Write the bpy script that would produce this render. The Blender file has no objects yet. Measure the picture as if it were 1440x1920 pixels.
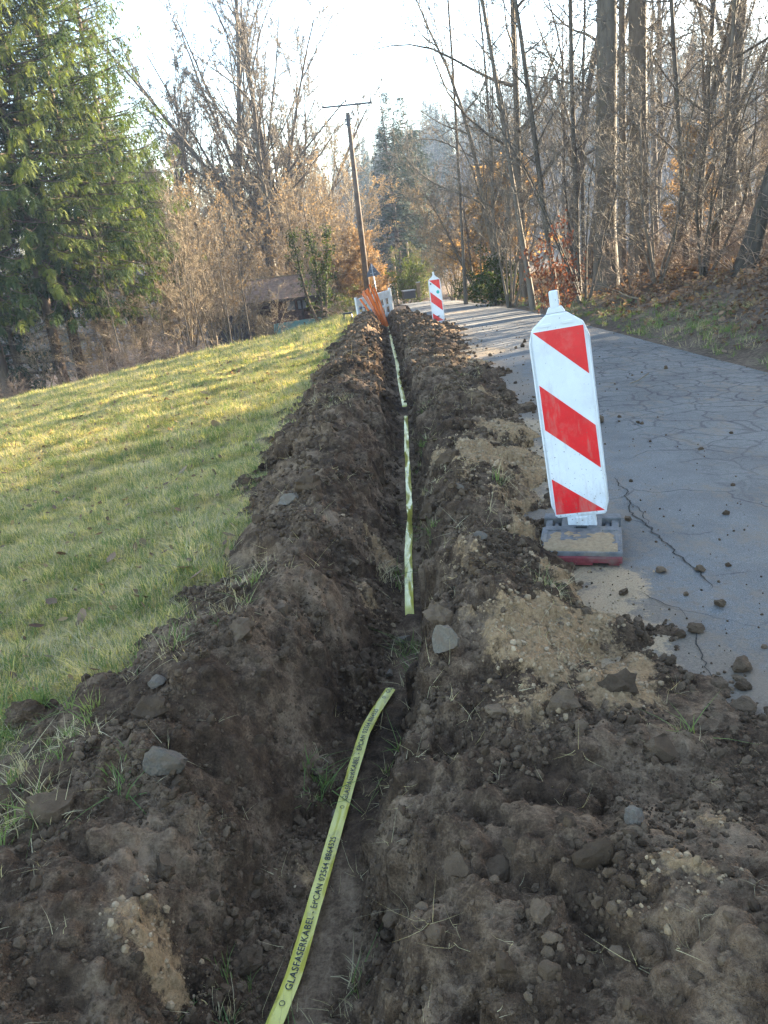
import bpy, bmesh, math, random, time
import numpy as np
from mathutils import Vector, Matrix, Euler, noise as mnoise

T0 = time.time()
rad = math.radians
scene = bpy.context.scene
COL = scene.collection
RNG = np.random.default_rng(7)
random.seed(7)

# ------------------------------------------------------------------ camera, sky, sun, exposure
EYE = 1.45
cam_data = bpy.data.cameras.new('camera')
cam = bpy.data.objects.new('camera', cam_data)
COL.objects.link(cam)
cam_data.sensor_fit = 'VERTICAL'
cam_data.sensor_height = 36.0
cam_data.lens = 27.04
cam_data.clip_start = 0.05
cam_data.clip_end = 1500
PITCH, ROLL = rad(20), rad(6)
cam.matrix_world = (Matrix.Translation((0, 0, EYE)) @ Matrix.Rotation(rad(90) - PITCH, 4, 'X')
                    @ Matrix.Rotation(-ROLL, 4, 'Z'))
scene.camera = cam

SUN_AZ, SUN_EL = rad(55), rad(14.5)          # azimuth clockwise from +Y
world = bpy.data.worlds.new('World')
scene.world = world
world.use_nodes = True
wn = world.node_tree
bg = wn.nodes['Background']
sky = wn.nodes.new('ShaderNodeTexSky')
sky.sky_type = 'NISHITA'
sky.sun_disc = False
sky.sun_elevation = SUN_EL
sky.sun_rotation = SUN_AZ
sky.air_density = 1.0
sky.dust_density = 0.8
sky.ozone_density = 1.3
wn.links.new(sky.outputs[0], bg.inputs[0])
bg.inputs[1].default_value = 0.08
sun_data = bpy.data.lights.new('sun', 'SUN')
sun = bpy.data.objects.new('sun', sun_data)
COL.objects.link(sun)
sun_data.energy = 5.0
sun_data.angle = rad(0.5)
sun_data.color = (1.0, 0.86, 0.64)
S = Vector((math.sin(SUN_AZ) * math.cos(SUN_EL), math.cos(SUN_AZ) * math.cos(SUN_EL), math.sin(SUN_EL)))
sun.rotation_euler = S.to_track_quat('Z', 'Y').to_euler()
sun.location = (40, 30, 40)
vs = scene.view_settings
vs.view_transform = 'Standard'
vs.look = 'None'
vs.exposure = 3.65
vs.gamma = 1.0
vs.use_curve_mapping = False
scene.cycles.max_bounces = 5
scene.cycles.diffuse_bounces = 2
scene.cycles.glossy_bounces = 2
scene.cycles.transmission_bounces = 4
scene.cycles.transparent_max_bounces = 8
scene.cycles.volume_bounces = 0
scene.cycles.sample_clamp_indirect = 4.0
scene.cycles.use_denoising = True
scene.cycles.denoising_prefilter = 'NONE'

# ------------------------------------------------------------------ numeric helpers
def _hash(ix, iy, seed):
    h = (ix.astype(np.int64) * 374761393 + iy.astype(np.int64) * 668265263 + seed * 974634777) & 0xFFFFFFFF
    h = ((h ^ (h >> 13)) * 1274126177) & 0xFFFFFFFF
    return ((h ^ (h >> 16)) & 0xFFFF).astype(np.float64) / 65535.0

def noise2(x, y, seed=0):
    """gradient noise, about -0.7..0.7"""
    x, y = np.broadcast_arrays(np.asarray(x, float), np.asarray(y, float))
    x0, y0 = np.floor(x), np.floor(y)
    fx, fy = x - x0, y - y0
    ux = fx * fx * fx * (fx * (fx * 6 - 15) + 10)
    uy = fy * fy * fy * (fy * (fy * 6 - 15) + 10)
    def g(i, j):
        a = _hash(x0 + i, y0 + j, seed) * 2 * math.pi
        return np.cos(a) * (fx - i) + np.sin(a) * (fy - j)
    a = g(0, 0) * (1 - ux) + g(1, 0) * ux
    b = g(0, 1) * (1 - ux) + g(1, 1) * ux
    return a * (1 - uy) + b * uy

def fbm(x, y, octv=4, seed=0, gain=0.5):
    s, a = 0, 1.0
    for k in range(octv):
        s = s + a * noise2(x * 2 ** k, y * 2 ** k, seed + 17 * k)
        a *= gain
    return s

def sstep(a, b, x):
    t = np.clip((x - a) / (b - a), 0, 1)
    return t * t * (3 - 2 * t)

def ray(px, py):
    """direction (per metre forward) of a pixel of the 1440 x 1920 photograph"""
    u, v = (px - 720) / 1442.0, -(py - 960) / 1442.0
    c, s = math.cos(ROLL), math.sin(ROLL)
    r, w = u * c + v * s, -u * s + v * c
    dx, dy, dz = r, math.cos(PITCH) + w * math.sin(PITCH), -math.sin(PITCH) + w * math.cos(PITCH)
    return dx / dy, dz / dy

# ------------------------------------------------------------------ the lie of the land
_ky = np.array([-60, 0, 18, 24, 45, 75, 120, 600.])
_kz = np.array([2.2, 0, -0.78, -1.12, -2.55, -5.4, -7.0, -7.0])
_ys = np.arange(-60, 600, 0.25)
_zs = np.interp(_ys, _ky, _kz)
_kern = np.hanning(41); _kern /= _kern.sum()
_zs = np.convolve(np.pad(_zs, 20, mode='edge'), _kern, mode='valid')
_zs -= np.interp(3.0, _ys, _zs) + 0.042 * 3.0
def zr(y):
    return np.interp(y, _ys, _zs)

def road_shift(y):
    return np.where(y > 40, -0.005 * np.minimum(y - 40, 60) ** 2, 0.0) - np.where(y > 100, 0.5 * (y - 100), 0)
def road_l(y):
    return 0.5 + 0.045 * np.minimum(y, 40) + road_shift(y)
def road_r(y):
    return 4.1 + 0.02 * np.minimum(y, 40) + road_shift(y)
def meadow_end(x):
    return 32.6 + 0.40 * (x + 0.6)

_az = np.array([-180, -100, -40, -12, 0, 3, 7, 15, 26, 40, 46, 53, 75, 110, 130, 180.])
_hR = np.array([200, 200, 200, 220, 250, 250, 250, 260, 260, 200, 100, 62, 58, 60, 100, 200.])
_hH = np.array([3, 4, 5, 7, 15, 19, 25, 32, 36, 14, 6, 21, 21, 15, 5, 3.])  # unseen spur on the right raised to shade the works, dip lets sun in
_h0 = np.array([90, 90, 90, 90, 110, 110, 115, 120, 120, 90, 45, 22, 20, 22, 40, 90.])
def G(x, y):
    """height of the bare ground"""
    x, y = np.broadcast_arrays(np.asarray(x, float), np.asarray(y, float))
    z = zr(y)
    left = np.maximum(0, -0.6 - x)
    z = z - 0.10 * np.minimum(left, 26) - 0.014 * np.clip(y - 12, 0, 24) * np.minimum(left / 3, 1) - 0.025 * np.clip(left - 6, 0, 20)
    past = np.maximum(0, y - meadow_end(x)) * (x < 0.5) * np.clip((0.5 - x) / 3, 0, 1)
    z = z - 0.06 * np.minimum(past, 30)
    d = np.maximum(0, x - road_r(y) - 0.1)
    z = z + 0.20 * np.minimum(d, 3) + 0.09 * np.clip(d - 3, 0, 14)
    az = np.degrees(np.arctan2(x, y))
    r = np.hypot(x, y)
    z = z + np.interp(az, _az, _hH) * sstep(np.interp(az, _az, _h0), np.interp(az, _az, _hR), r)
    return z
def g1(x, y):
    return float(G(x, y))

# ------------------------------------------------------------------ object helpers
def set_props(o, label=None, cat=None, group=None, kind=None):
    if label: o['label'] = label
    if cat: o['category'] = cat
    if group: o['group'] = group
    if kind: o['kind'] = kind
    return o

def link(o):
    COL.objects.link(o)
    return o

def empty(name, loc=(0, 0, 0), rot=(0, 0, 0), label=None, cat=None, group=None, scale=None):
    o = link(bpy.data.objects.new(name, None))
    o.empty_display_size = 0.2
    o.location = loc
    o.rotation_euler = rot
    if scale is not None: o.scale = scale
    return set_props(o, label, cat, group)

def mesh_np(name, V, quads=None, tris=None, mats=(), qm=None, tm=None, smooth=True):
    """mesh from numpy arrays"""
    nq = 0 if quads is None else len(quads)
    nt = 0 if tris is None else len(tris)
    me = bpy.data.meshes.new(name)
    me.vertices.add(len(V))
    me.vertices.foreach_set('co', np.ascontiguousarray(V, np.float32).ravel())
    me.loops.add(nq * 4 + nt * 3)
    idx = []
    if nq: idx.append(np.asarray(quads, np.int32).ravel())
    if nt: idx.append(np.asarray(tris, np.int32).ravel())
    me.loops.foreach_set('vertex_index', np.concatenate(idx))
    me.polygons.add(nq + nt)
    starts = np.concatenate([np.arange(nq) * 4, nq * 4 + np.arange(nt) * 3]).astype(np.int32)
    me.polygons.foreach_set('loop_start', starts)
    mi = np.zeros(nq + nt, np.int32)
    if qm is not None: mi[:nq] = qm
    if tm is not None: mi[nq:] = tm
    for m in mats: me.materials.append(m)
    me.polygons.foreach_set('material_index', mi)
    if smooth:
        me.polygons.foreach_set('use_smooth', np.ones(nq + nt, bool))
    me.update(calc_edges=True)
    return me

def obj(name, me, parent=None, loc=None, label=None, cat=None, group=None, kind=None):
    o = link(bpy.data.objects.new(name, me))
    if parent is not None: o.parent = parent
    if loc is not None: o.location = loc
    return set_props(o, label, cat, group, kind)

def attr(me, name, vals):
    a = me.attributes.new(name, 'FLOAT', 'POINT')
    a.data.foreach_set('value', np.ascontiguousarray(vals, np.float32).ravel())

def grid_faces(nr, nc, off=0):
    i = np.arange(nr - 1)[:, None] * nc + np.arange(nc - 1)[None, :]
    i = i.ravel() + off
    return np.stack([i, i + 1, i + nc + 1, i + nc], 1)

class MB:
    """small bmesh builder: several shapes, one mesh"""
    def __init__(s): s.bm = bmesh.new()
    def _merge(s, b2, M, mi):
        for f in b2.faces: f.material_index = mi
        b2.transform(M)
        me = bpy.data.meshes.new('tmp')
        b2.to_mesh(me); b2.free()
        s.bm.from_mesh(me)
        bpy.data.meshes.remove(me)
    def box(s, c, size, bev=0.0, rot=(0, 0, 0), mi=0, seg=2):
        b = bmesh.new()
        bmesh.ops.create_cube(b, size=1)
        bmesh.ops.scale(b, vec=size, verts=b.verts)
        if bev: bmesh.ops.bevel(b, geom=b.edges[:], offset=bev, segments=seg, profile=0.5, affect='EDGES')
        s._merge(b, Matrix.Translation(c) @ Euler(rot).to_matrix().to_4x4(), mi)
        return s
    def cyl(s, p0, p1, r0, r1=None, n=12, mi=0, caps=True):
        p0, p1 = Vector(p0), Vector(p1)
        b = bmesh.new()
        L = (p1 - p0).length
        bmesh.ops.create_cone(b, cap_ends=caps, segments=n, radius1=r0, radius2=r0 if r1 is None else r1, depth=L)
        q = (p1 - p0).to_track_quat('Z', 'Y').to_matrix().to_4x4()
        s._merge(b, Matrix.Translation((p0 + p1) / 2) @ q, mi)
        return s
    def prism(s, poly, y0, y1, bev=0.0, mi=0):
        """polygon in x,z extruded along y"""
        b = bmesh.new()
        vv = [b.verts.new((x, y0, z)) for x, z in poly]
        f = b.faces.new(vv)
        r = bmesh.ops.extrude_face_region(b, geom=[f])
        for v in r['geom']:
            if isinstance(v, bmesh.types.BMVert): v.co.y = y1
        bmesh.ops.recalc_face_normals(b, faces=b.faces[:])
        if bev: bmesh.ops.bevel(b, geom=b.edges[:], offset=bev, segments=2, profile=0.5, affect='EDGES')
        s._merge(b, Matrix.Identity(4), mi)
        return s
    def tube(s, pts, r, n=8, mi=0):
        P = np.array(pts, float)[None]
        V, Q = tubes(P, np.full(P.shape[:2], r), n)
        off = [s.bm.verts.new(v) for v in V]
        for q in Q:
            f = s.bm.faces.new([off[k] for k in q]); f.material_index = mi; f.smooth = True
        return s
    def mesh(s, name, *mats, smooth=False):
        me = bpy.data.meshes.new(name)
        s.bm.to_mesh(me); s.bm.free()
        for m in mats: me.materials.append(m)
        if smooth:
            me.polygons.foreach_set('use_smooth', np.ones(len(me.polygons), bool))
        return me

def tubes(P, R, n):
    """P (k,m,3) centre lines, R (k,m) radii -> verts, quads"""
    k, m, _ = P.shape
    T = np.empty_like(P)
    T[:, 1:-1] = P[:, 2:] - P[:, :-2]
    T[:, 0] = P[:, 1] - P[:, 0]
    T[:, -1] = P[:, -1] - P[:, -2]
    T /= np.linalg.norm(T, axis=2, keepdims=True) + 1e-12
    avg = P[:, -1] - P[:, 0]
    avg /= np.linalg.norm(avg, axis=1, keepdims=True) + 1e-12
    ref = np.where(np.abs(avg[:, 2:3]) < 0.8, np.array([[0, 0, 1.]]), np.array([[1., 0, 0]]))[:, None, :]
    b1 = np.cross(T, np.broadcast_to(ref, T.shape))
    b1 /= np.linalg.norm(b1, axis=2, keepdims=True) + 1e-12
    b2 = np.cross(T, b1)
    a = np.arange(n) / n * 2 * math.pi
    V = (P[:, :, None, :] + R[:, :, None, None] * (np.cos(a)[None, None, :, None] * b1[:, :, None, :]
                                                  + np.sin(a)[None, None, :, None] * b2[:, :, None, :]))
    base = (np.arange(k) * m * n)[:, None, None] + (np.arange(m - 1) * n)[None, :, None]
    j = np.arange(n)[None, None, :]
    j2 = (np.arange(n)[None, None, :] + 1) % n
    Q = np.stack([base + j, base + j2, base + n + j2, base + n + j], -1).reshape(-1, 4)
    return V.reshape(-1, 3), Q

# ------------------------------------------------------------------ materials
class NT:
    def __init__(s, name):
        s.m = bpy.data.materials.new(name); s.m.use_nodes = True
        s.t = s.m.node_tree; s.n = s.t.nodes
        s.bsdf = s.n['Principled BSDF']; s.out = s.n['Material Output']
    def add(s, typ, **kw):
        n = s.n.new(typ)
        for k, v in kw.items(): setattr(n, k, v)
        return n
    def link(s, a, b): s.t.links.new(a, b)
    def setv(s, sock, v):
        if hasattr(v, 'is_output') or isinstance(v, bpy.types.NodeSocket): s.link(v, sock)
        else: sock.default_value = v
    def pos(s):
        if not hasattr(s, '_p'): s._p = s.add('ShaderNodeNewGeometry').outputs['Position']
        return s._p
    def objco(s):
        if not hasattr(s, '_o'): s._o = s.add('ShaderNodeTexCoord').outputs['Object']
        return s._o
    def scaled(s, v, sc):
        n = s.add('ShaderNodeVectorMath', operation='MULTIPLY')
        s.link(v, n.inputs[0]); n.inputs[1].default_value = sc
        return n.outputs[0]
    def noise(s, v, scale, detail=3, rough=0.6, dist=0.0):
        n = s.add('ShaderNodeTexNoise')
        s.link(v, n.inputs['Vector'])
        n.inputs['Scale'].default_value = scale; n.inputs['Detail'].default_value = detail
        n.inputs['Roughness'].default_value = rough; n.inputs['Distortion'].default_value = dist
        return n.outputs['Fac']
    def ramp(s, f, stops):
        n = s.add('ShaderNodeValToRGB')
        e = n.color_ramp.elements
        while len(e) < len(stops): e.new(0.5)
        for el, (p, c) in zip(e, stops):
            el.position = p
            el.color = (c, c, c, 1) if isinstance(c, (int, float)) else (*c, 1)
        s.link(f, n.inputs[0])
        return n.outputs[0]
    def mix(s, f, a, b, mode='MIX'):
        n = s.add('ShaderNodeMix', data_type='RGBA', blend_type=mode)
        s.setv(n.inputs[0], f)
        for sock, v in ((n.inputs[6], a), (n.inputs[7], b)):
            if isinstance(v, tuple): sock.default_value = (*v, 1)
            else: s.link(v, sock)
        return n.outputs[2]
    def math(s, op, a, b=None, c=None):
        n = s.add('ShaderNodeMath', operation=op)
        s.setv(n.inputs[0], a)
        if b is not None: s.setv(n.inputs[1], b)
        if c is not None: s.setv(n.inputs[2], c)
        return n.outputs[0]
    def attr(s, name):
        return s.add('ShaderNodeAttribute', attribute_name=name).outputs['Fac']
    def rnd(s):
        return s.add('ShaderNodeObjectInfo').outputs['Random']
    def color(s, c):
        if isinstance(c, tuple): s.bsdf.inputs['Base Color'].default_value = (*c, 1)
        else: s.link(c, s.bsdf.inputs['Base Color'])
        return s
    def surf(s, rough=0.8, spec=0.3, metal=0.0, coat=0.0):
        s.setv(s.bsdf.inputs['Roughness'], rough)
        s.bsdf.inputs['Specular IOR Level'].default_value = spec
        s.bsdf.inputs['Metallic'].default_value = metal
        s.bsdf.inputs['Coat Weight'].default_value = coat
        return s
    def bump(s, h, strength=0.5, dist=0.01):
        n = s.add('ShaderNodeBump')
        n.inputs['Strength'].default_value = strength; n.inputs['Distance'].default_value = dist
        s.link(h, n.inputs['Height']); s.link(n.outputs[0], s.bsdf.inputs['Normal'])
        return s
    def translucent(s, col, amt):
        """leaf-like: some light passes through"""
        t = s.add('ShaderNodeBsdfTranslucent')
        if isinstance(col, tuple): t.inputs[0].default_value = (*col, 1)
        else: s.link(col, t.inputs[0])
        m = s.add('ShaderNodeMixShader'); m.inputs[0].default_value = amt
        s.link(s.bsdf.outputs[0], m.inputs[1]); s.link(t.outputs[0], m.inputs[2])
        s.link(m.outputs[0], s.out.inputs['Surface'])
        return s

M = {}
def simple(name, c, rough=0.6, spec=0.4, metal=0.0, var=0.15, scale=30.0, bump=0.0, coat=0.0, dirt=None, specks=False):
    t = NT(name)
    f = t.noise(t.objco(), scale, 4)
    lo = tuple(v * (1 - var) for v in c); hi = tuple(min(1, v * (1 + var)) for v in c)
    col = t.ramp(f, [(0.3, lo), (0.7, hi)])
    if dirt:
        d = t.ramp(t.noise(t.objco(), scale * 0.35, 5, 0.7), [(0.52, 0.0), (0.75, dirt[1])])
        col = t.mix(d, col, dirt[0])
    if specks:                                       # mud splashes, thicker towards the foot
        sep = t.add('ShaderNodeSeparateXYZ'); t.link(t.objco(), sep.inputs[0])
        low = t.math('MULTIPLY', t.math('SUBTRACT', 0.45, sep.outputs['Z']), 0.10)
        fine = t.math('ADD', t.noise(t.objco(), 85, 3, 0.6), t.math('MAXIMUM', low, -0.012))
        col = t.mix(t.ramp(fine, [(0.665, 0.0), (0.70, 0.85)]), col, (0.16, 0.12, 0.085))
        smear = t.math('ADD', t.noise(t.scaled(t.objco(), (1, 1, 0.25)), 22, 5, 0.7), t.math('MULTIPLY', low, 1.3))
        col = t.mix(t.ramp(smear, [(0.55, 0.0), (0.75, 0.45)]), col, (0.34, 0.28, 0.21))
    t.color(col).surf(rough, spec, metal, coat)
    if bump: t.bump(t.noise(t.objco(), scale * 6, 3), bump, 0.004)
    M[name] = t.m
    return t.m

# soil -------------------------------------------------
t = NT('soil')
p = t.pos()
a1 = t.noise(p, 2.3, 5, 0.6); a2 = t.noise(p, 19, 5, 0.65); a3 = t.noise(p, 140, 3, 0.6)
f = t.math('ADD', t.math('MULTIPLY', a1, 0.62), t.math('ADD', t.math('MULTIPLY', a2, 0.38), t.math('MULTIPLY', a3, 0.22)))
f = t.math('SUBTRACT', f, 0.08)
soilc = t.ramp(f, [(0.38, (0.028, 0.017, 0.010)), (0.52, (0.098, 0.061, 0.036)), (0.67, (0.28, 0.188, 0.115))])  # damp and dry tones; dark end also puts crevice shade into the colour
rust = t.ramp(t.noise(p, 3.1, 4, 0.7), [(0.56, 0.0), (0.74, 0.55)])
soilc = t.mix(rust, soilc, (0.165, 0.095, 0.052))
sandc = t.ramp(t.noise(p, 60, 4, 0.7), [(0.3, (0.25, 0.150, 0.072)), (0.7, (0.44, 0.285, 0.150))])
sfac = t.math('ADD', t.attr('sand'), t.math('MULTIPLY', t.math('SUBTRACT', t.noise(p, 33, 5, 0.75), 0.5), 1.6))
sfac = t.math('MULTIPLY', t.ramp(sfac, [(0.40, 0.0), (0.60, 1.0)]), t.ramp(t.attr('sand'), [(0.02, 0.0), (0.2, 1.0)]))
t.color(t.mix(sfac, soilc, sandc)).surf(0.95, 0.12)
hh = t.math('ADD', t.math('MULTIPLY', a2, 0.6), t.math('ADD', t.math('MULTIPLY', t.noise(p, 70, 4, 0.7), 0.5), t.math('MULTIPLY', t.noise(p, 320, 2), 0.25)))
t.bump(hh, 1.0, 0.024)
M['soil'] = t.m

t = NT('clod')
p = t.pos()
f = t.math('ADD', t.math('MULTIPLY', t.noise(p, 24, 4), 0.6), t.math('MULTIPLY', t.rnd(), 0.4))
t.color(t.ramp(f, [(0.25, (0.062, 0.040, 0.024)), (0.5, (0.100, 0.065, 0.039)), (0.8, (0.18, 0.123, 0.077))])).surf(0.95, 0.12)
t.bump(t.noise(p, 130, 4, 0.7), 0.9, 0.008)
M['clod'] = t.m

t = NT('stone_grey')
p = t.objco()
f = t.math('ADD', t.math('MULTIPLY', t.noise(p, 9, 5), 0.75), t.math('MULTIPLY', t.rnd(), 0.25))
t.color(t.ramp(f, [(0.3, (0.09, 0.072, 0.053)), (0.55, (0.145, 0.118, 0.088)), (0.75, (0.22, 0.182, 0.138))])).surf(0.9, 0.2)
st_ = t.bsdf.inputs['Base Color'].links[0].from_socket
t.color(t.mix(t.ramp(t.noise(p, 2.2, 5, 0.75), [(0.42, 0.0), (0.58, 0.9)]), st_, (0.14, 0.10, 0.068)))
t.bump(t.noise(p, 60, 5, 0.7), 0.5, 0.004)
M['stone_grey'] = t.m

t = NT('sand_grain')
p = t.pos()
t.color(t.ramp(t.math('ADD', t.math('MULTIPLY', t.noise(p, 50, 4), 0.6), t.math('MULTIPLY', t.rnd(), 0.4)),
               [(0.25, (0.19, 0.125, 0.068)), (0.6, (0.36, 0.25, 0.145)), (0.85, (0.48, 0.35, 0.22))])).surf(0.95, 0.1)
t.bump(t.noise(p, 300, 3, 0.7), 0.8, 0.003)
M['sand_grain'] = t.m

# asphalt ---------------------------------------------
t = NT('asphalt')
p = t.pos()
base = t.ramp(t.noise(p, 260, 2, 0.6), [(0.3, (0.060, 0.058, 0.054)), (0.5, (0.122, 0.117, 0.108)), (0.72, (0.23, 0.22, 0.20))])
big = t.ramp(t.noise(p, 1.4, 5, 0.65), [(0.35, 0.72), (0.65, 1.15)])
base = t.mix(1.0, base, big, 'MULTIPLY')
warp = t.add('ShaderNodeVectorMath', operation='ADD')
nz = t.add('ShaderNodeTexNoise'); t.link(p, nz.inputs['Vector']); nz.inputs['Scale'].default_value = 3.0; nz.inputs['Detail'].default_value = 4
sc = t.add('ShaderNodeVectorMath', operation='SCALE'); t.link(nz.outputs['Color'], sc.inputs[0]); sc.inputs['Scale'].default_value = 0.35
t.link(p, warp.inputs[0]); t.link(sc.outputs[0], warp.inputs[1])
def crack_tex(scale, width):
    v = t.add('ShaderNodeTexVoronoi', feature='DISTANCE_TO_EDGE', voronoi_dimensions='2D')
    t.link(warp.outputs[0], v.inputs['Vector']); v.inputs['Scale'].default_value = scale
    return t.ramp(v.outputs['Distance'], [(0.0, 1.0), (width, 0.0)])
allig = t.math('MULTIPLY', t.math('MAXIMUM', crack_tex(3.4, 0.07), t.math('MULTIPLY', crack_tex(8.5, 0.08), 0.5)), t.attr('alligator'))
wide = t.math('MULTIPLY', crack_tex(1.3, 0.016), t.ramp(t.noise(p, 0.8, 3), [(0.48, 0.0), (0.56, 0.75)]))
cr = t.math('MINIMUM', t.math('ADD', allig, wide), 1.0)
base = t.mix(t.math('MULTIPLY', cr, 0.95), base, (0.018, 0.017, 0.016))
dn = t.math('ADD', t.attr('dirt'), t.math('MULTIPLY', t.math('SUBTRACT', t.noise(p, 14, 6, 0.75), 0.5), 1.5))
dfac = t.math('MULTIPLY', t.ramp(dn, [(0.45, 0.0), (0.75, 0.95)]), t.ramp(t.attr('dirt'), [(0.01, 0.0), (0.15, 1.0)]))
base = t.mix(dfac, base, t.ramp(t.noise(p, 120, 3), [(0.3, (0.10, 0.075, 0.052)), (0.7, (0.20, 0.155, 0.11))]))
sn = t.math('ADD', t.attr('sand'), t.math('MULTIPLY', t.math('SUBTRACT', t.noise(p, 22, 7, 0.8), 0.5), 1.7))
sfac = t.math('MULTIPLY', t.ramp(sn, [(0.45, 0.0), (0.62, 1.0)]), t.ramp(t.attr('sand'), [(0.02, 0.0), (0.2, 1.0)]))
base = t.mix(sfac, base, t.ramp(t.noise(p, 160, 3, 0.7), [(0.3, (0.22, 0.145, 0.078)), (0.7, (0.40, 0.285, 0.165))]))
spk = t.ramp(t.noise(p, 34, 4, 0.7), [(0.60, 0.0), (0.68, 0.85)])
base = t.mix(spk, base, (0.10, 0.075, 0.052))
pat = t.ramp(t.noise(t.scaled(p, (1.0, 0.45, 1.0)), 5.0, 6, 0.75), [(0.53, 0.0), (0.68, 0.8)])
base = t.mix(pat, base, (0.165, 0.122, 0.082))
t.color(base).surf(0.75, 0.35)
t.bump(t.math('SUBTRACT', t.math('ADD', t.noise(p, 300, 2), t.math('MULTIPLY', t.noise(p, 5, 4), 0.6)), t.math('MULTIPLY', cr, 1.5)), 0.5, 0.006)
M['asphalt'] = t.m

# ground under grass, woodland floor ---------------------
t = NT('meadow_ground')
p = t.pos()
f = t.math('ADD', t.math('MULTIPLY', t.noise(p, 1.1, 5, 0.7), 0.6), t.math('MULTIPLY', t.noise(p, 22, 4, 0.7), 0.45))
t.color(t.ramp(f, [(0.36, (0.10, 0.10, 0.045)), (0.50, (0.22, 0.18, 0.085)), (0.64, (0.40, 0.305, 0.165))])).surf(0.95, 0.1)
t.bump(t.noise(p, 60, 4, 0.7), 1.0, 0.03)
M['meadow_ground'] = t.m

t = NT('leaf_floor')
p = t.pos()
f = t.math('ADD', t.math('MULTIPLY', t.noise(p, 0.6, 5, 0.7), 0.45), t.math('MULTIPLY', t.noise(p, 17, 5, 0.75), 0.6))
t.color(t.ramp(f, [(0.36, (0.055, 0.042, 0.032)), (0.52, (0.14, 0.098, 0.068)), (0.7, (0.27, 0.195, 0.13))])).surf(0.95, 0.1)
t.bump(t.noise(p, 26, 5, 0.75), 1.0, 0.05)
M['leaf_floor'] = t.m

# plants ---------------------------------------------
def grass_mat(name, stops, trans=0.45):
    t = NT(name)
    p = t.pos()
    f = t.math('ADD', t.math('MULTIPLY', t.noise(p, 1.6, 6, 0.75), 0.75), t.math('MULTIPLY', t.rnd(), 0.3))
    f = t.math('SUBTRACT', f, 0.06)
    c = t.ramp(f, stops)
    t.color(c).surf(0.7, 0.10).translucent(t.mix(1.0, c, (1.35, 1.25, 0.62), 'MULTIPLY'), trans)
    M[name] = t.m
grass_mat('grass', [(0.28, (0.14, 0.17, 0.060)), (0.35, (0.34, 0.32, 0.085)), (0.43, (0.64, 0.53, 0.18)), (0.62, (0.78, 0.62, 0.33))])
grass_mat('grass_green', [(0.2, (0.095, 0.150, 0.055)), (0.6, (0.185, 0.235, 0.085)), (0.85, (0.38, 0.35, 0.16))])
grass_mat('grass_dry', [(0.2, (0.34, 0.275, 0.155)), (0.6, (0.52, 0.43, 0.265)), (0.85, (0.66, 0.58, 0.42))], 0.3)

def leaf_mat(name, stops, trans=0.4, tint=(1.2, 1.0, 0.7)):
    t = NT(name)
    f = t.math('ADD', t.math('MULTIPLY', t.noise(t.pos(), 1.7, 4, 0.7), 0.55), t.math('MULTIPLY', t.rnd(), 0.4))
    c = t.ramp(f, stops)
    t.color(c).surf(0.75, 0.06).translucent(t.mix(1.0, c, tint, 'MULTIPLY'), trans)
    M[name] = t.m
leaf_mat('dead_leaf', [(0.2, (0.095, 0.055, 0.036)), (0.45, (0.165, 0.108, 0.072)), (0.7, (0.26, 0.172, 0.108)), (0.9, (0.38, 0.29, 0.20))], 0.25)
leaf_mat('beech_leaf', [(0.2, (0.24, 0.155, 0.078)), (0.55, (0.36, 0.255, 0.13)), (0.85, (0.45, 0.35, 0.20))], 0.4)
leaf_mat('red_leaf', [(0.2, (0.13, 0.055, 0.036)), (0.6, (0.21, 0.09, 0.056)), (0.85, (0.30, 0.15, 0.09))], 0.35)
leaf_mat('ivy_leaf', [(0.2, (0.038, 0.052, 0.018)), (0.55, (0.080, 0.094, 0.034)), (0.85, (0.16, 0.15, 0.058))], 0.3, (1.2, 1.3, 0.6))
leaf_mat('tan_leaf', [(0.2, (0.15, 0.110, 0.066)), (0.55, (0.24, 0.180, 0.108)), (0.85, (0.34, 0.27, 0.17))], 0.35)
leaf_mat('spruce_needle', [(0.28, (0.022, 0.038, 0.015)), (0.5, (0.060, 0.082, 0.022)), (0.76, (0.165, 0.172, 0.038))], 0.28, (1.5, 1.5, 0.55))
leaf_mat('far_needle', [(0.25, (0.016, 0.030, 0.018)), (0.7, (0.036, 0.052, 0.025))], 0.1, (1.2, 1.2, 0.7))
leaf_mat('pine_needle', [(0.25, (0.050, 0.056, 0.026)), (0.7, (0.105, 0.100, 0.046))], 0.3, (1.2, 1.1, 0.6))

def bark_mat(name, a, b, sc=9):
    t = NT(name)
    o = t.scaled(t.objco(), (1, 1, 0.22))
    f = t.math('ADD', t.math('MULTIPLY', t.noise(o, sc, 5, 0.7), 0.75), t.math('MULTIPLY', t.rnd(), 0.25))
    col = t.ramp(f, [(0.32, a), (0.62, b)])
    moss = t.ramp(t.noise(t.objco(), 2.1, 4, 0.7), [(0.56, 0.0), (0.72, 0.5)])
    t.color(t.mix(moss, col, (0.085, 0.088, 0.040))).surf(0.9, 0.15)
    t.bump(t.noise(o, sc * 3, 4, 0.7), 0.8, 0.02)
    M[name] = t.m
bark_mat('bark_grey', (0.055, 0.045, 0.035), (0.150, 0.124, 0.097))
bark_mat('bark_brown', (0.052, 0.036, 0.025), (0.135, 0.098, 0.068))
bark_mat('bark_tan', (0.10, 0.078, 0.054), (0.20, 0.16, 0.11), 14)
simple('twig_grey', (0.165, 0.138, 0.108), 0.85, 0.15, var=0.3, scale=2)
simple('twig_tan', (0.25, 0.195, 0.128), 0.85, 0.15, var=0.3, scale=2)
simple('twig_red', (0.20, 0.145, 0.105), 0.85, 0.15, var=0.3, scale=2)

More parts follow.
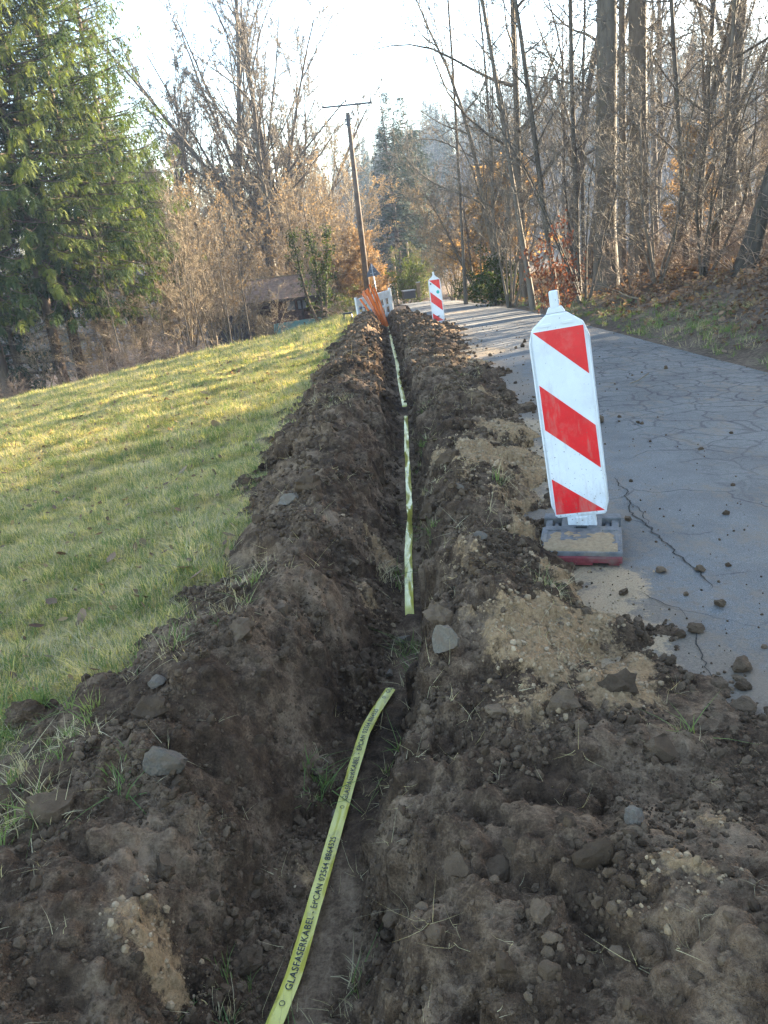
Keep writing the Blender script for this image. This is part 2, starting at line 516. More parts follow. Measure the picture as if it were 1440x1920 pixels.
simple('twig_far_shade', (0.085, 0.070, 0.058), 0.9, 0.05, var=0.35, scale=1)  # darker twigs put the shade of the far hillside into the colour
# man-made ---------------------------------------------
simple('white_plastic', (0.64, 0.64, 0.63), 0.42, 0.45, var=0.04, scale=9, bump=0.06, dirt=((0.36, 0.31, 0.24), 0.6), specks=True)
simple('white_sheet', (0.66, 0.67, 0.68), 0.32, 0.5, var=0.05, scale=14, dirt=((0.46, 0.43, 0.38), 0.5), specks=True)
simple('red_sheet', (0.66, 0.016, 0.020), 0.30, 0.5, var=0.07, scale=16, dirt=((0.60, 0.17, 0.14), 0.6), specks=True)
simple('black_print', (0.022, 0.024, 0.022), 0.5, 0.3)
simple('rubber_dark', (0.135, 0.128, 0.122), 0.8, 0.25, var=0.3, scale=24, bump=0.5, dirt=((0.30, 0.235, 0.16), 0.75))
simple('rubber_red', (0.20, 0.045, 0.045), 0.75, 0.25, var=0.3, scale=22, bump=0.5, dirt=((0.16, 0.12, 0.09), 0.9))
simple('orange_pipe', (0.72, 0.17, 0.035), 0.38, 0.45, var=0.12, scale=5)
simple('orange_pipe_pale', (0.70, 0.25, 0.13), 0.38, 0.45, var=0.12, scale=5)
simple('pole_wood', (0.125, 0.092, 0.068), 0.85, 0.2, var=0.4, scale=3, bump=0.3)
simple('galvanised', (0.33, 0.34, 0.35), 0.45, 0.5, 0.6, var=0.15)
simple('dark_metal', (0.060, 0.060, 0.065), 0.5, 0.4, 0.2)
simple('porcelain', (0.10, 0.075, 0.062), 0.25, 0.5)
simple('sign_back', (0.085, 0.098, 0.125), 0.5, 0.4, 0.2, var=0.2, scale=8)
simple('board_brown', (0.105, 0.065, 0.050), 0.85, 0.2, var=0.35, scale=6, bump=0.3)
simple('board_tan', (0.21, 0.155, 0.092), 0.85, 0.2, var=0.3, scale=6, bump=0.3)
simple('board_dark', (0.060, 0.047, 0.042), 0.9, 0.15, var=0.35, scale=6, bump=0.3)
simple('teal_paint', (0.16, 0.32, 0.30), 0.7, 0.25, var=0.15, scale=5, dirt=((0.12, 0.12, 0.09), 0.5))
simple('dim_glass', (0.16, 0.18, 0.20), 0.15, 0.6, var=0.3, scale=4)
simple('blue_plastic', (0.020, 0.042, 0.105), 0.4, 0.4)
simple('light_blue_plastic', (0.14, 0.30, 0.52), 0.4, 0.4)
simple('pale_green_plastic', (0.42, 0.58, 0.32), 0.5, 0.4)
simple('teal_dot', (0.03, 0.36, 0.33), 0.4, 0.4)
t = NT('roof_leaves')
p = t.pos()
t.color(t.ramp(t.noise(p, 5, 5, 0.75), [(0.3, (0.12, 0.080, 0.058)), (0.55, (0.25, 0.165, 0.12)), (0.75, (0.36, 0.27, 0.19))])).surf(0.9, 0.15)
t.bump(t.noise(p, 14, 4, 0.7), 1.0, 0.05)
M['roof_leaves'] = t.m

t = NT('tape_film')
c = t.ramp(t.noise(t.pos(), 11, 3), [(0.3, (0.56, 0.47, 0.055)), (0.7, (0.66, 0.58, 0.13))])
c = t.mix(t.ramp(t.noise(t.pos(), 19, 5, 0.75), [(0.54, 0.0), (0.72, 0.75)]), c, (0.22, 0.17, 0.09))
t.color(c).surf(0.30, 0.5, coat=0.3).translucent(c, 0.18)
t.bump(t.noise(t.scaled(t.pos(), (1, 0.35, 1)), 55, 2), 0.25, 0.004)
M['tape_film'] = t.m

# ------------------------------------------------------------------ GROUND
# soil banks and the trench: one height field cut into three pieces along grid columns
TY = np.array([0.6, 1.2, 1.95, 2.6, 3.4, 5.7, 8.4, 14, 20, 25, 36])
TX = np.array([-0.46, -0.345, -0.205, -0.05, 0.075, 0.215, 0.345, 0.49, 0.62, 0.70, 0.85])
def trench_x(y): return np.interp(y, TY, TX)
def bank_l(y):
    return np.interp(y, [0.6, 1.2, 1.7, 2.3, 2.7, 3.5, 5, 7, 11, 16, 24, 30], [-2.2, -1.62, -1.38, -1.14, -1.0, -0.86, -0.86, -0.88, -0.74, -0.62, -0.35, -0.2])
def bank_r(y):
    return np.interp(y, [0.6, 1.2, 1.6, 1.95, 2.5, 3.4, 5.6, 8, 10, 12, 14, 17, 21, 26, 30], [2.4, 1.9, 1.42, 1.12, 0.92, 0.80, 1.15, 1.50, 1.68, 1.55, 1.75, 2.0, 1.9, 1.7, 1.3])
NR = 920
NL, NM, NRr = 250, 90, 300
yr = np.exp(np.linspace(math.log(0.72), math.log(33.0), NR))
tx = trench_x(yr)
xl, xr_ = bank_l(yr) - 0.32, bank_r(yr) + 0.32
half = 0.17
X = np.concatenate([xl[:, None] + (tx - half - xl)[:, None] * np.linspace(0, 1, NL)[None, :-1],
                    (tx - half)[:, None] + 2 * half * np.linspace(0, 1, NM)[None, :-1],
                    (tx + half)[:, None] + (xr_ - tx - half)[:, None] * np.linspace(0, 1, NRr)[None, :]], 1)
Y = np.repeat(yr[:, None], X.shape[1], 1)
NC = X.shape[1]
def soil_profile(X, Y):
    wx = 0.10 * fbm(X * 3.0, Y * 3.0, 3, 3)
    s = X + wx * 0.7 - trench_x(Y)
    W = np.where(s < 0, trench_x(Y) - bank_l(Y), bank_r(Y) - trench_x(Y))
    W = W * (1 + 0.16 * fbm(0.0 * X + 7.7 * (s < 0), Y * 1.6, 3, 5) + 0.30 * fbm(X * 2.2, Y * 2.2, 3, 6))
    b = 0.070 + 0.02 * noise2(Y * 2.0, 0 * Y, 8)
    tt = np.maximum(np.abs(s) - b, 0) / (W - b)
    hL = np.interp(tt, [0, .10, .28, .50, .74, 1, 1.2, 1.6], [-.23, -.16, .12, .27, .20, .01, -.06, -.10])
    hR = np.interp(tt, [0, .05, .12, .20, .38, .64, 1, 1.2, 1.6], [-.23, -.15, .09, .17, .225, .17, .005, -.06, -.10])
    h = np.where(s < 0, hL, hR)
    amp = 0.85 + 0.75 * fbm(0.3 * X, Y * 0.9, 3, 9)
    h = np.where(h > 0, h * amp, h)
    return h, tt, s
H, TT, SS = soil_profile(X, Y)
body = np.clip(1.15 - TT, 0, 1) * (0.25 + 0.75 * sstep(0.05, 0.16, np.abs(SS)))
rid = 1 - np.abs(fbm(X * 2.6, Y * 2.6, 3, 30)) * 2
rid2 = 1 - np.abs(fbm(X * 8 + 3, Y * 8, 4, 33, 0.6)) * 2
cell = 1 - np.abs(noise2(X * 5.2 + 0.8 * noise2(X * 3, Y * 3, 35), Y * 5.2 + 0.8 * noise2(X * 3, Y * 3, 36), 34)) * 2.4
H += body * (0.045 * (np.clip(1.3 - cell, 0, 1) - .5) + 0.060 * fbm(X * 2.1, Y * 2.1, 4, 11) + 0.035 * (rid - 0.6) + 0.020 * (rid2 - 0.6)
             + 0.016 * fbm(X * 9, Y * 9, 4, 12, 0.6) + 0.009 * fbm(X * 40, Y * 40, 3, 13, 0.7))
H -= 0.03 * sstep(0.55, 0.9, np.abs(fbm(X * 6, Y * 4, 2, 31)) * 2) * body
BASE = zr(Y)
# embed clods: round lumps pressed into the height field
Z = BASE + H
nst = 13000
sy = np.exp(RNG.uniform(math.log(0.8), math.log(26), nst))
su = RNG.uniform(0, 1, nst)
srr = np.clip(RNG.lognormal(math.log(0.014), 0.6, nst), 0.006, 0.065) * np.clip(sy / 4, 0.8, 1.8)
for k in range(nst):
    y0 = sy[k]; r = srr[k]
    i = int(np.searchsorted(yr, y0)); i = min(max(i, 1), NR - 2)
    x0 = xl[i] + 0.18 + su[k] * (xr_[i] - xl[i] - 0.36)
    ds = abs(x0 - tx[i])
    if ds < 0.10: continue
    i0, i1 = np.searchsorted(yr, y0 - r * 1.3), np.searchsorted(yr, y0 + r * 1.3)
    j0, j1 = np.searchsorted(X[i], x0 - r * 1.3), np.searchsorted(X[i], x0 + r * 1.3)
    if i1 - i0 < 2 or j1 - j0 < 2: continue
    xx, yy = X[i0:i1, j0:j1] - x0, Y[i0:i1, j0:j1] - y0
    a = (k * 2.399) % 6.283
    u, v = xx * math.cos(a) + yy * math.sin(a), -xx * math.sin(a) + yy * math.cos(a)
    e = 0.62 + 0.38 * ((k * 0.618) % 1)
    q = np.maximum(np.abs(u) * 1.05, np.abs(v) / e * 0.95) * 0.45 + np.hypot(u, v / e) * 0.55
    q = q / r * (1 + 0.25 * noise2(xx / r * 1.4 + k, yy / r * 1.4, 40))
    bump = np.sqrt(np.clip(1 - q * q, 0, 1)) * r * (0.55 + 0.5 * ((k * 0.377) % 1))
    Z[i0:i1, j0:j1] = np.maximum(Z[i0:i1, j0:j1], (Z[i, min(j0 + (j1 - j0) // 2, NC - 1)] - 0.40 * r + bump) * (bump > 0) + (bump <= 0) * -99)
def soil_z(x, y):
    """height of the finished soil surface at one point"""
    i = min(max(int(np.searchsorted(yr, y)), 0), NR - 1)
    return float(np.interp(x, X[i], Z[i]))
# sand spilled on the banks, and sunlight painted on the left trench wall (x, y, radius, amount)
def gz(px, py, dz=0.0):
    """where the sight line of a photo pixel meets the ground near the works"""
    dx, dz_ = ray(px, py)
    y = 0.6
    while y < 60:
        if EYE + dz_ * y < float(zr(y)) + dz: break
        y += 0.02
    return dx * y, y
SAND_AND_SUN = [(1100, 1190, .22, 1.25), (1010, 1255, .15, 1.1), (1200, 1260, .13, 1.0), (990, 985, .12, .8), (970, 800, .28, 1.1), (905, 745, .22, .7), (945, 860, .42, 1.1), (980, 930, .2, .8), (960, 1220, .17, 1.1), (1150, 1230, .16, 1.0),
        (1060, 1070, .16, .9), (880, 1090, .16, .5), (900, 660, .55, .8), (1120, 1130, .15, 1.0), (1000, 1330, .13, .6), (1130, 1290, .14, .8), (250, 1720, .10, .8),
        (530, 1480, .06, .7), (690, 1050, .10, .6), (705, 960, .14, .6), (1290, 1740, .12, .7), (1330, 1560, .08, .6)]
sand = np.zeros_like(X)
sw1, sw2 = fbm(X * 5, Y * 5, 3, 61), fbm(X * 5, Y * 5, 3, 62)
for px, py, r, am in SAND_AND_SUN:
    if py > 1000: r, am = r * .8, am * .8
    sx, sy_ = gz(px, py, 0.12)
    wq = 0.55 * r * 2
    d2 = ((X - sx + wq * sw1) / (r * 1.2)) ** 2 + ((Y - sy_ + wq * sw2) / (r * 1.4)) ** 2
    sand = np.maximum(sand, 1.15 * am * np.exp(-d2 * 1.25))
sand = np.clip(sand, 0, 1)
Z += (0.010 * sand + 0.022 * sstep(0.35, 0.75, sand + 0.35 * fbm(X * 9, Y * 9, 4, 63, 0.7))) * np.clip(1 - TT, 0, 1)
def soil_piece(c0, c1):
    V = np.stack([X[:, c0:c1], Y[:, c0:c1], Z[:, c0:c1]], -1).reshape(-1, 3)
    me = mesh_np('soil', V, grid_faces(NR, c1 - c0), mats=[M['soil']])
    attr(me, 'sand', sand[:, c0:c1])
    return me
obj('soil_bank', soil_piece(0, NL), label='long heap of dark lumpy soil between the trench and the meadow', cat='soil bank', group='soil thrown up beside the trench', kind='stuff')
obj('trench', soil_piece(NL - 1, NL + NM - 1), kind='structure')
obj('soil_bank', soil_piece(NL + NM - 2, NC), label='long heap of sandy grey brown soil between the trench and the road', cat='soil bank', group='soil thrown up beside the trench', kind='stuff')

# meadow
nr, nc = 300, 190
my = np.exp(np.linspace(math.log(0.5), math.log(47), nr))
mu = np.linspace(0, 1, nc)
mxL = -np.minimum(3.0 + 0.95 * my, 34)
mxR = np.where(my < 30, bank_l(np.clip(my, 0.6, 30)) + 0.30, 0.1)
MX = mxR[:, None] + (mxL - mxR)[:, None] * (mu[None, :] ** 1.15)
MY = np.repeat(my[:, None], nc, 1)
over = np.maximum(0, MY - meadow_end(MX))
MYc = np.minimum(MY, meadow_end(MX) + 0.4)
MZ = G(MX, np.minimum(MYc, meadow_end(MX))) + 0.022 * fbm(MX * 1.3, MYc * 1.3, 4, 21) + 0.05 * fbm(MX * 0.25, MYc * 0.25, 2, 22) * np.clip(MY / 8, 0, 1) - 0.25 * (over > 0)
obj('meadow', mesh_np('meadow', np.stack([MX, MYc, MZ], -1).reshape(-1, 3), grid_faces(nr, nc)[:, ::-1], mats=[M['meadow_ground']]), kind='structure')
def meadow_z(x, y):
    return G(x, y) + 0.022 * fbm(np.asarray(x) * 1.3, np.asarray(y) * 1.3, 4, 21) + 0.05 * fbm(np.asarray(x) * 0.25, np.asarray(y) * 0.25, 2, 22) * np.clip(np.asarray(y) / 8, 0, 1)

# road
nr, nc = 420, 150
ry = np.exp(np.linspace(math.log(0.6), math.log(170), nr))
ru = np.linspace(0, 1, nc)
edge = 0.10 * fbm(ry * 0.9, 0 * ry, 4, 51)
RX = road_l(ry)[:, None] + (road_r(ry) + edge - road_l(ry))[:, None] * ru[None, :]
RY = np.repeat(ry[:, None], nc, 1)
RZ = zr(RY) + 0.004 * fbm(RX * 1.5, RY * 1.5, 3, 52) - 0.03 * (np.abs(ru[None, :] - 0.5) * 2) ** 4 + 0.02
me = mesh_np('road', np.stack([RX, RY, RZ], -1).reshape(-1, 3), grid_faces(nr, nc), mats=[M['asphalt']])
rs = np.zeros_like(RX); rdirt = np.zeros_like(RX)
for px, py, r, am in SAND_AND_SUN:
    sx, sy_ = gz(px, py, 0.02)
    rs = np.maximum(rs, am * np.exp(-(((RX - sx) / (r * 1.25)) ** 2 + ((RY - sy_) / (r * 1.5)) ** 2)))
for px, py, r, am in [(1160, 1090, .16, .9), (1140, 1180, .16, .9), (1210, 1190, .14, .7), (1000, 900, .2, .8), (860, 655, .5, .9), (1100, 1170, .10, .7), (860, 585, 1.2, .55), (830, 600, 1.0, .5)]:
    sx, sy_ = gz(px, py, 0.02)
    rs = np.maximum(rs, am * np.exp(-(((RX - sx) / r) ** 2 + ((RY - sy_) / (r * 1.6)) ** 2)))
dl = RX - bank_r(np.clip(RY, 0.6, 30))
rdirt = 0.8 * np.exp(-np.clip(dl, 0, 9) / 0.25) + 0.42 * np.exp(-np.clip(dl, 0, 9) / 1.3)
for px, py, r, am in [(1250, 990, .2, .45), (1330, 960, .3, .4), (1340, 1170, .15, .6), (1400, 1290, .2, .6), (1380, 1010, .3, .4), (1240, 850, .6, .28), (1300, 760, .9, .22), (1400, 1150, .2, .5), (1190, 880, .3, .25)]:
    sx, sy_ = gz(px, py, 0.02)
    rdirt = np.maximum(rdirt, am * np.exp(-(((RX - sx) / r) ** 2 + ((RY - sy_) / r) ** 2)))
rdirt = np.maximum(rdirt, 0.55 * np.exp(-np.clip(road_r(RY) - RX, 0, 9) / 0.25))
ax, ay = gz(1340, 690)
al = np.clip(2.2 * np.exp(-(((RX - ax) / 1.1) ** 2 + ((RY - ay) / 2.6) ** 2)), 0, 1)
bx, by = gz(1100, 660)
al = np.maximum(al, 0.5 * np.exp(-((RY - 7) / 6) ** 2) * (RX > 2.0))
al = np.maximum(al, 0.8 * np.exp(-(((RX - bx) / 1.0) ** 2 + ((RY - by) / 2.5) ** 2)))
attr(me, 'sand', np.clip(rs, 0, 1)); attr(me, 'dirt', np.clip(rdirt, 0, 1)); attr(me, 'alligator', sstep(0.25, 0.6, al))
road = obj('road', me, kind='structure')
def road_z(x, y):
    u = (x - float(road_l(y))) / (float(road_r(y)) - float(road_l(y)))
    return float(zr(y)) + 0.02 - 0.03 * (abs(u - 0.5) * 2) ** 4

# long open cracks in the asphalt
def crack(pix, w, seed):
    pts = [gz(a, b) for a, b in pix]
    P = []
    for (x0, y0), (x1, y1) in zip(pts[:-1], pts[1:]):
        n = max(3, int(math.hypot(x1 - x0, y1 - y0) / 0.025))
        for k in range(n):
            f = k / n
            P.append((x0 + (x1 - x0) * f, y0 + (y1 - y0) * f))
    P = np.array(P)
    d = np.gradient(P, axis=0); d /= np.linalg.norm(d, axis=1, keepdims=True)
    nrm = np.stack([-d[:, 1], d[:, 0]], 1)
    s = np.arange(len(P)) * 0.3
    P = P + nrm * (0.030 * fbm(s * .7, s * 0 + seed, 5, seed, 0.65))[:, None]
    ww = w * (0.55 + 0.9 * np.abs(fbm(s * 1.3, s * 0, 2, seed + 3))) * np.clip(np.minimum(np.arange(len(P)), len(P) - 1 - np.arange(len(P))) / 5, 0.1, 1)
    A, B = P + nrm * ww[:, None] / 2, P - nrm * ww[:, None] / 2
    V = [(x, y, road_z(x, y) + 0.0045) for x, y in A] + [(x, y, road_z(x, y) + 0.0045) for x, y in B]
    n = len(P)
    Q = np.array([[k, k + 1, n + k + 1, n + k] for k in range(n - 1)])[:, ::-1]
    obj('crack', mesh_np('crack', np.array(V), Q, mats=[M['crack_dark']]), parent=road)
simple('crack_dark', (0.045, 0.040, 0.034), 0.95, 0.1, var=0.4, scale=60)
crack([(1150, 900), (1175, 930), (1180, 965), (1215, 995), (1250, 1030), (1290, 1065), (1325, 1090), (1330, 1120)], 0.011, 61)
crack([(1180, 1110), (1230, 1130), (1270, 1150), (1300, 1175)], 0.007, 63)
crack([(1325, 1092), (1370, 1088), (1440, 1080)], 0.007, 65)
crack([(1140, 800), (1200, 785), (1270, 770)], 0.008, 67)
crack([(1215, 995), (1200, 960), (1165, 945)], 0.008, 69)
crack([(1290, 1180), (1315, 1230), (1340, 1300)], 0.007, 71)

# woodland floor, valley and hills: one coarse sheet under everything, out to the horizon
rr = np.concatenate([[0.0], np.exp(np.linspace(math.log(1.5), math.log(900), 130))])
aa = np.linspace(-math.pi, math.pi, 241)
RR, AA = np.meshgrid(rr, aa, indexing='ij')
HX, HY = RR * np.sin(AA), RR * np.cos(AA)
HZ = G(HX, HY) + 0.35 * fbm(HX * 0.05, HY * 0.05, 4, 81) * np.clip((RR - 30) / 60, 0, 3)
onroad = (HX > road_l(HY) - 1.2) & (HX < road_r(HY) + 1.0)
low = np.where((HX < 0.5) & (HY < meadow_end(HX) + 1), 0.30, 0.0)
low = np.where(onroad, 0.45, low)
low = np.where((HY < 36) & (HX > -3.2) & (HX < 3), 0.5, low)
HZ = HZ - low
obj('terrain', mesh_np('terrain', np.stack([HX, HY, HZ], -1).reshape(-1, 3), grid_faces(len(rr), len(aa))[:, ::-1], mats=[M['leaf_floor']]), kind='structure')

# right verge: finer sheet from the asphalt edge up into the wood
nr, nc = 240, 90
vy = np.exp(np.linspace(math.log(1.5), math.log(60), nr))
VX = road_r(vy)[:, None] - 0.14 + (13.0) * (np.linspace(0, 1, nc)[None, :] ** 1.6)
VY = np.repeat(vy[:, None], nc, 1)
d = VX - road_r(VY)
VZ = G(VX, VY) + np.where(d < 0.25, 0.0, 0.0) + sstep(-0.12, 0.35, d) * (0.075 + 0.05 * fbm(VX * 1.4, VY * 1.4, 4, 91) + 0.12 * fbm(VX * 0.4, VY * 0.4, 3, 92)) - 0.02 * (d < -0.1)
obj('verge', mesh_np('verge', np.stack([VX, VY, VZ], -1).reshape(-1, 3), grid_faces(nr, nc), mats=[M['leaf_floor']]), kind='structure')
def verge_z(x, y):
    d = x - road_r(y)
    return G(x, y) + sstep(-0.12, 0.35, d) * (0.075 + 0.05 * fbm(x * 1.4, y * 1.4, 4, 91) + 0.12 * fbm(x * 0.4, y * 0.4, 3, 92))
print('ground', round(time.time() - T0, 1))

# ------------------------------------------------------------------ scatter (geometry nodes, only for stuff)
def proto(name, me):
    return bpy.data.objects.new(name, me)      # never linked: only a source of geometry

def scatter(name, P, rot, scl, protos, label=None, cat=None, group=None, idx=None):
    n = len(P)
    me = bpy.data.meshes.new(name)
    me.vertices.add(n)
    me.vertices.foreach_set('co', np.ascontiguousarray(P, np.float32).ravel())
    a = me.attributes.new('rot', 'FLOAT_VECTOR', 'POINT'); a.data.foreach_set('vector', np.ascontiguousarray(rot, np.float32).ravel())
    a = me.attributes.new('scl', 'FLOAT_VECTOR', 'POINT')
    scl = np.asarray(scl, np.float32)
    if scl.ndim == 1: scl = np.repeat(scl[:, None], 3, 1)
    a.data.foreach_set('vector', np.ascontiguousarray(scl).ravel())
    if idx is None: idx = RNG.integers(0, len(protos), n)
    a = me.attributes.new('idx', 'INT', 'POINT'); a.data.foreach_set('value', np.asarray(idx, np.int32))
    o = obj(name, me, label=label, cat=cat, group=group, kind='stuff')
    ng = bpy.data.node_groups.new(name, 'GeometryNodeTree')
    ng.interface.new_socket('Geometry', in_out='INPUT', socket_type='NodeSocketGeometry')
    ng.interface.new_socket('Geometry', in_out='OUTPUT', socket_type='NodeSocketGeometry')
    N, L = ng.nodes, ng.links
    gi, go = N.new('NodeGroupInput'), N.new('NodeGroupOutput')
    iop = N.new('GeometryNodeInstanceOnPoints')
    join = N.new('GeometryNodeJoinGeometry')
    for pr in protos:
        oi = N.new('GeometryNodeObjectInfo'); oi.inputs['Object'].default_value = pr
        oi.inputs['As Instance'].default_value = False
        g2 = N.new('GeometryNodeGeometryToInstance')
        L.new(oi.outputs['Geometry'], g2.inputs[0]); L.new(g2.outputs[0], join.inputs[0])
    def na(nm, ty):
        k = N.new('GeometryNodeInputNamedAttribute'); k.data_type = ty; k.inputs['Name'].default_value = nm
        return k.outputs['Attribute']
    L.new(gi.outputs[0], iop.inputs['Points']); L.new(join.outputs[0], iop.inputs['Instance'])
    iop.inputs['Pick Instance'].default_value = True
    L.new(na('idx', 'INT'), iop.inputs['Instance Index'])
    e2r = N.new('FunctionNodeEulerToRotation')
    L.new(na('rot', 'FLOAT_VECTOR'), e2r.inputs[0]); L.new(e2r.outputs[0], iop.inputs['Rotation'])
    L.new(na('scl', 'FLOAT_VECTOR'), iop.inputs['Scale'])
    L.new(iop.outputs[0], go.inputs[0])
    md = o.modifiers.new('scatter', 'NODES'); md.node_group = ng
    return o

def rock_mesh(seed, mat, sub=2, cuts=0, flat=0.7, rough=0.25):
    rg = random.Random(seed)
    b = bmesh.new()
    bmesh.ops.create_icosphere(b, subdivisions=sub, radius=1)
    ns = [Vector((rg.gauss(0, 1), rg.gauss(0, 1), rg.gauss(0, .8))).normalized() for _ in range(cuts)]
    ds = [rg.uniform(0.42, 0.72) for _ in ns]
    off = Vector((rg.uniform(0, 50), rg.uniform(0, 50), rg.uniform(0, 50)))
    for v in b.verts:
        n = v.co.normalized()
        q = n * (1 + rough * 1.3 * mnoise.noise(n * 1.3 + off))
        for nn, dd in zip(ns, ds):
            e = q.dot(nn) - dd
            if e > 0: q -= nn * e
        q = q * (1 + rough * (0.55 * mnoise.noise(n * 3.7 + off) + 0.35 * mnoise.noise(n * 8.5 + off)))
        q.z *= flat
        v.co = q
    me = bpy.data.meshes.new('rock')
    b.to_mesh(me); b.free()
    me.materials.append(mat)
    return me

def blades(n, h, spread, seed, mat, width=0.004, lean=0.6, seg=3):
    rg = np.random.default_rng(seed)
    V, Q, T = [], [], []
    for _ in range(n):
        a = rg.uniform(0, 6.283); r = spread * math.sqrt(rg.uniform())
        bx_, by_ = r * math.cos(a), r * math.sin(a)
        az = a + rg.normal(0, 0.9); ln = abs(rg.normal(0, lean)) + 0.1
        hh = h * rg.uniform(0.45, 1.15); w = width * rg.uniform(0.7, 1.3)
        sx, sy_ = -math.sin(az), math.cos(az)
        b0 = len(V)
        for k in range(seg + 1):
            f = k / seg
            off = ln * hh * f * f
            z = hh * f * (1 - 0.25 * ln * f) - 0.01
            ww = w * (1 - f) ** 0.7
            cx, cy = bx_ + math.cos(az) * off, by_ + math.sin(az) * off
            if k < seg:
                V += [(cx - sx * ww, cy - sy_ * ww, z), (cx + sx * ww, cy + sy_ * ww, z)]
            else: V.append((cx, cy, z))
        for k in range(seg - 1):
            Q.append((b0 + 2 * k, b0 + 2 * k + 1, b0 + 2 * k + 3, b0 + 2 * k + 2))
        T.append((b0 + 2 * seg - 2, b0 + 2 * seg - 1, b0 + 2 * seg))
    return mesh_np('tuft', np.array(V), np.array(Q), np.array(T), mats=[mat])

def leaf_mesh(seed, mat, n=1, spread=0.0):
    rg = np.random.default_rng(seed)
    V, Q = [], []
    for _ in range(n):
        c = np.array([rg.normal(0, spread), rg.normal(0, spread), abs(rg.normal(0, spread * 0.2))]) if spread else np.zeros(3)
        a = rg.uniform(0, 6.283); curl = rg.uniform(0.2, 0.7); tl = rg.normal(0, 0.35)
        b0 = len(V)
        for i, (u, w) in enumerate([(-1, .12), (-.45, .55), (.25, .6), (1, .08)]):
            for s in (-1, 0, 1):
                x, y = u, s * w
                z = curl * (u * u * 0.5 + (s * w) ** 2 * 1.2) + x * tl
                V.append(c + np.array([x * math.cos(a) - y * math.sin(a), x * math.sin(a) + y * math.cos(a), z]))
        for i in range(3):
            for j in range(2):
                k = b0 + i * 3 + j
                Q.append((k, k + 1, k + 4, k + 3))
    return mesh_np('leaf', np.array(V), np.array(Q), mats=[mat], smooth=False)

# meadow grass
tg = [proto('tuft', blades(22, 0.085, 0.06, 100 + k, M['grass'], 0.0028, 0.9)) for k in range(4)] + \
     [proto('tuft', blades(22, 0.10, 0.055, 110 + k, M['grass_green'], 0.003, 0.6)) for k in range(2)] + \
     [proto('tuft', blades(20, 0.09, 0.08, 120 + k, M['grass_dry'], 0.0022, 1.6)) for k in range(3)]
def meadow_points(n, y0, y1, pw):
    y = (RNG.uniform(0, 1, n) * (y1 ** pw - y0 ** pw) + y0 ** pw) ** (1 / pw)
    xw = -0.62 * y - 1.2
    xb = np.where(y < 30, bank_l(np.clip(y, .6, 30)), -0.2) + 0.10
    x = xb + (xw - xb) * RNG.uniform(0, 1, n)
    ok = (y < meadow_end(x)) & (x < xb - 0.0)
    return x[ok], y[ok]
def tuft_scatter(name, n, y0, y1, pw, s0, s1, label, ids, prob):
    x, y = meadow_points(n, y0, y1, pw)
    edge_n = fbm(x * 3, y * 3, 3, 131) * 0.25
    xb = np.where(y < 30, bank_l(np.clip(y, .6, 30)), -0.2)
    ok = x < xb + edge_n + 0.02
    x, y = x[ok], y[ok]
    z = meadow_z(x, y)
    k = len(x)
    rot = np.stack([RNG.normal(0, .12, k), RNG.normal(0, .12, k), RNG.uniform(0, 6.28, k)], 1)
    patch = np.clip(0.5 + 1.4 * fbm(x * 1.4, y * 1.4, 4, 132), 0, 1)
    scl = RNG.uniform(s0, s1, k) * (0.42 + 0.68 * patch) * np.clip(0.8 + y / 40, 1, 1.8)
    idx = RNG.choice(ids, k, p=prob)
    scatter(name, np.stack([x, y, z], 1), rot, scl, tg, label, 'grass', 'grass of the meadow', idx)
allp = np.array([.14, .14, .13, .13, .08, .08, .10, .10, .10])
tuft_scatter('grass', 34000, 1.2, 7, 1.5, 0.7, 1.2, 'short frosty green and straw grass of the near meadow', np.arange(9), allp)
tuft_scatter('grass', 34000, 7, 18, 1.6, 1.0, 1.6, 'short yellow green grass across the middle of the meadow', np.arange(9), allp)
tuft_scatter('grass', 42000, 18, 46, 1.7, 1.3, 2.2, 'sunlit yellow grass along the far meadow edge', np.arange(9), allp)
# taller separate clumps near the viewer
x, y = meadow_points(800, 1.3, 12, 1.5); k = len(x)
keep_ = RNG.random(k) < np.clip(.4 + 1.8 * fbm(x * 1.1, y * 1.1, 3, 140), 0, 1)
x, y = x[keep_], y[keep_]; k = len(x)
scatter('grass_clumps', np.stack([x, y, meadow_z(x, y)], 1), np.stack([RNG.normal(0, .15, k), RNG.normal(0, .15, k), RNG.uniform(0, 6.28, k)], 1), RNG.uniform(.8, 1.4, k), tg, 'taller clumps of green and straw grass in the near meadow', 'grass', 'grass of the meadow', RNG.choice([4, 5, 6, 7, 8], k))
print('grass', round(time.time() - T0, 1))

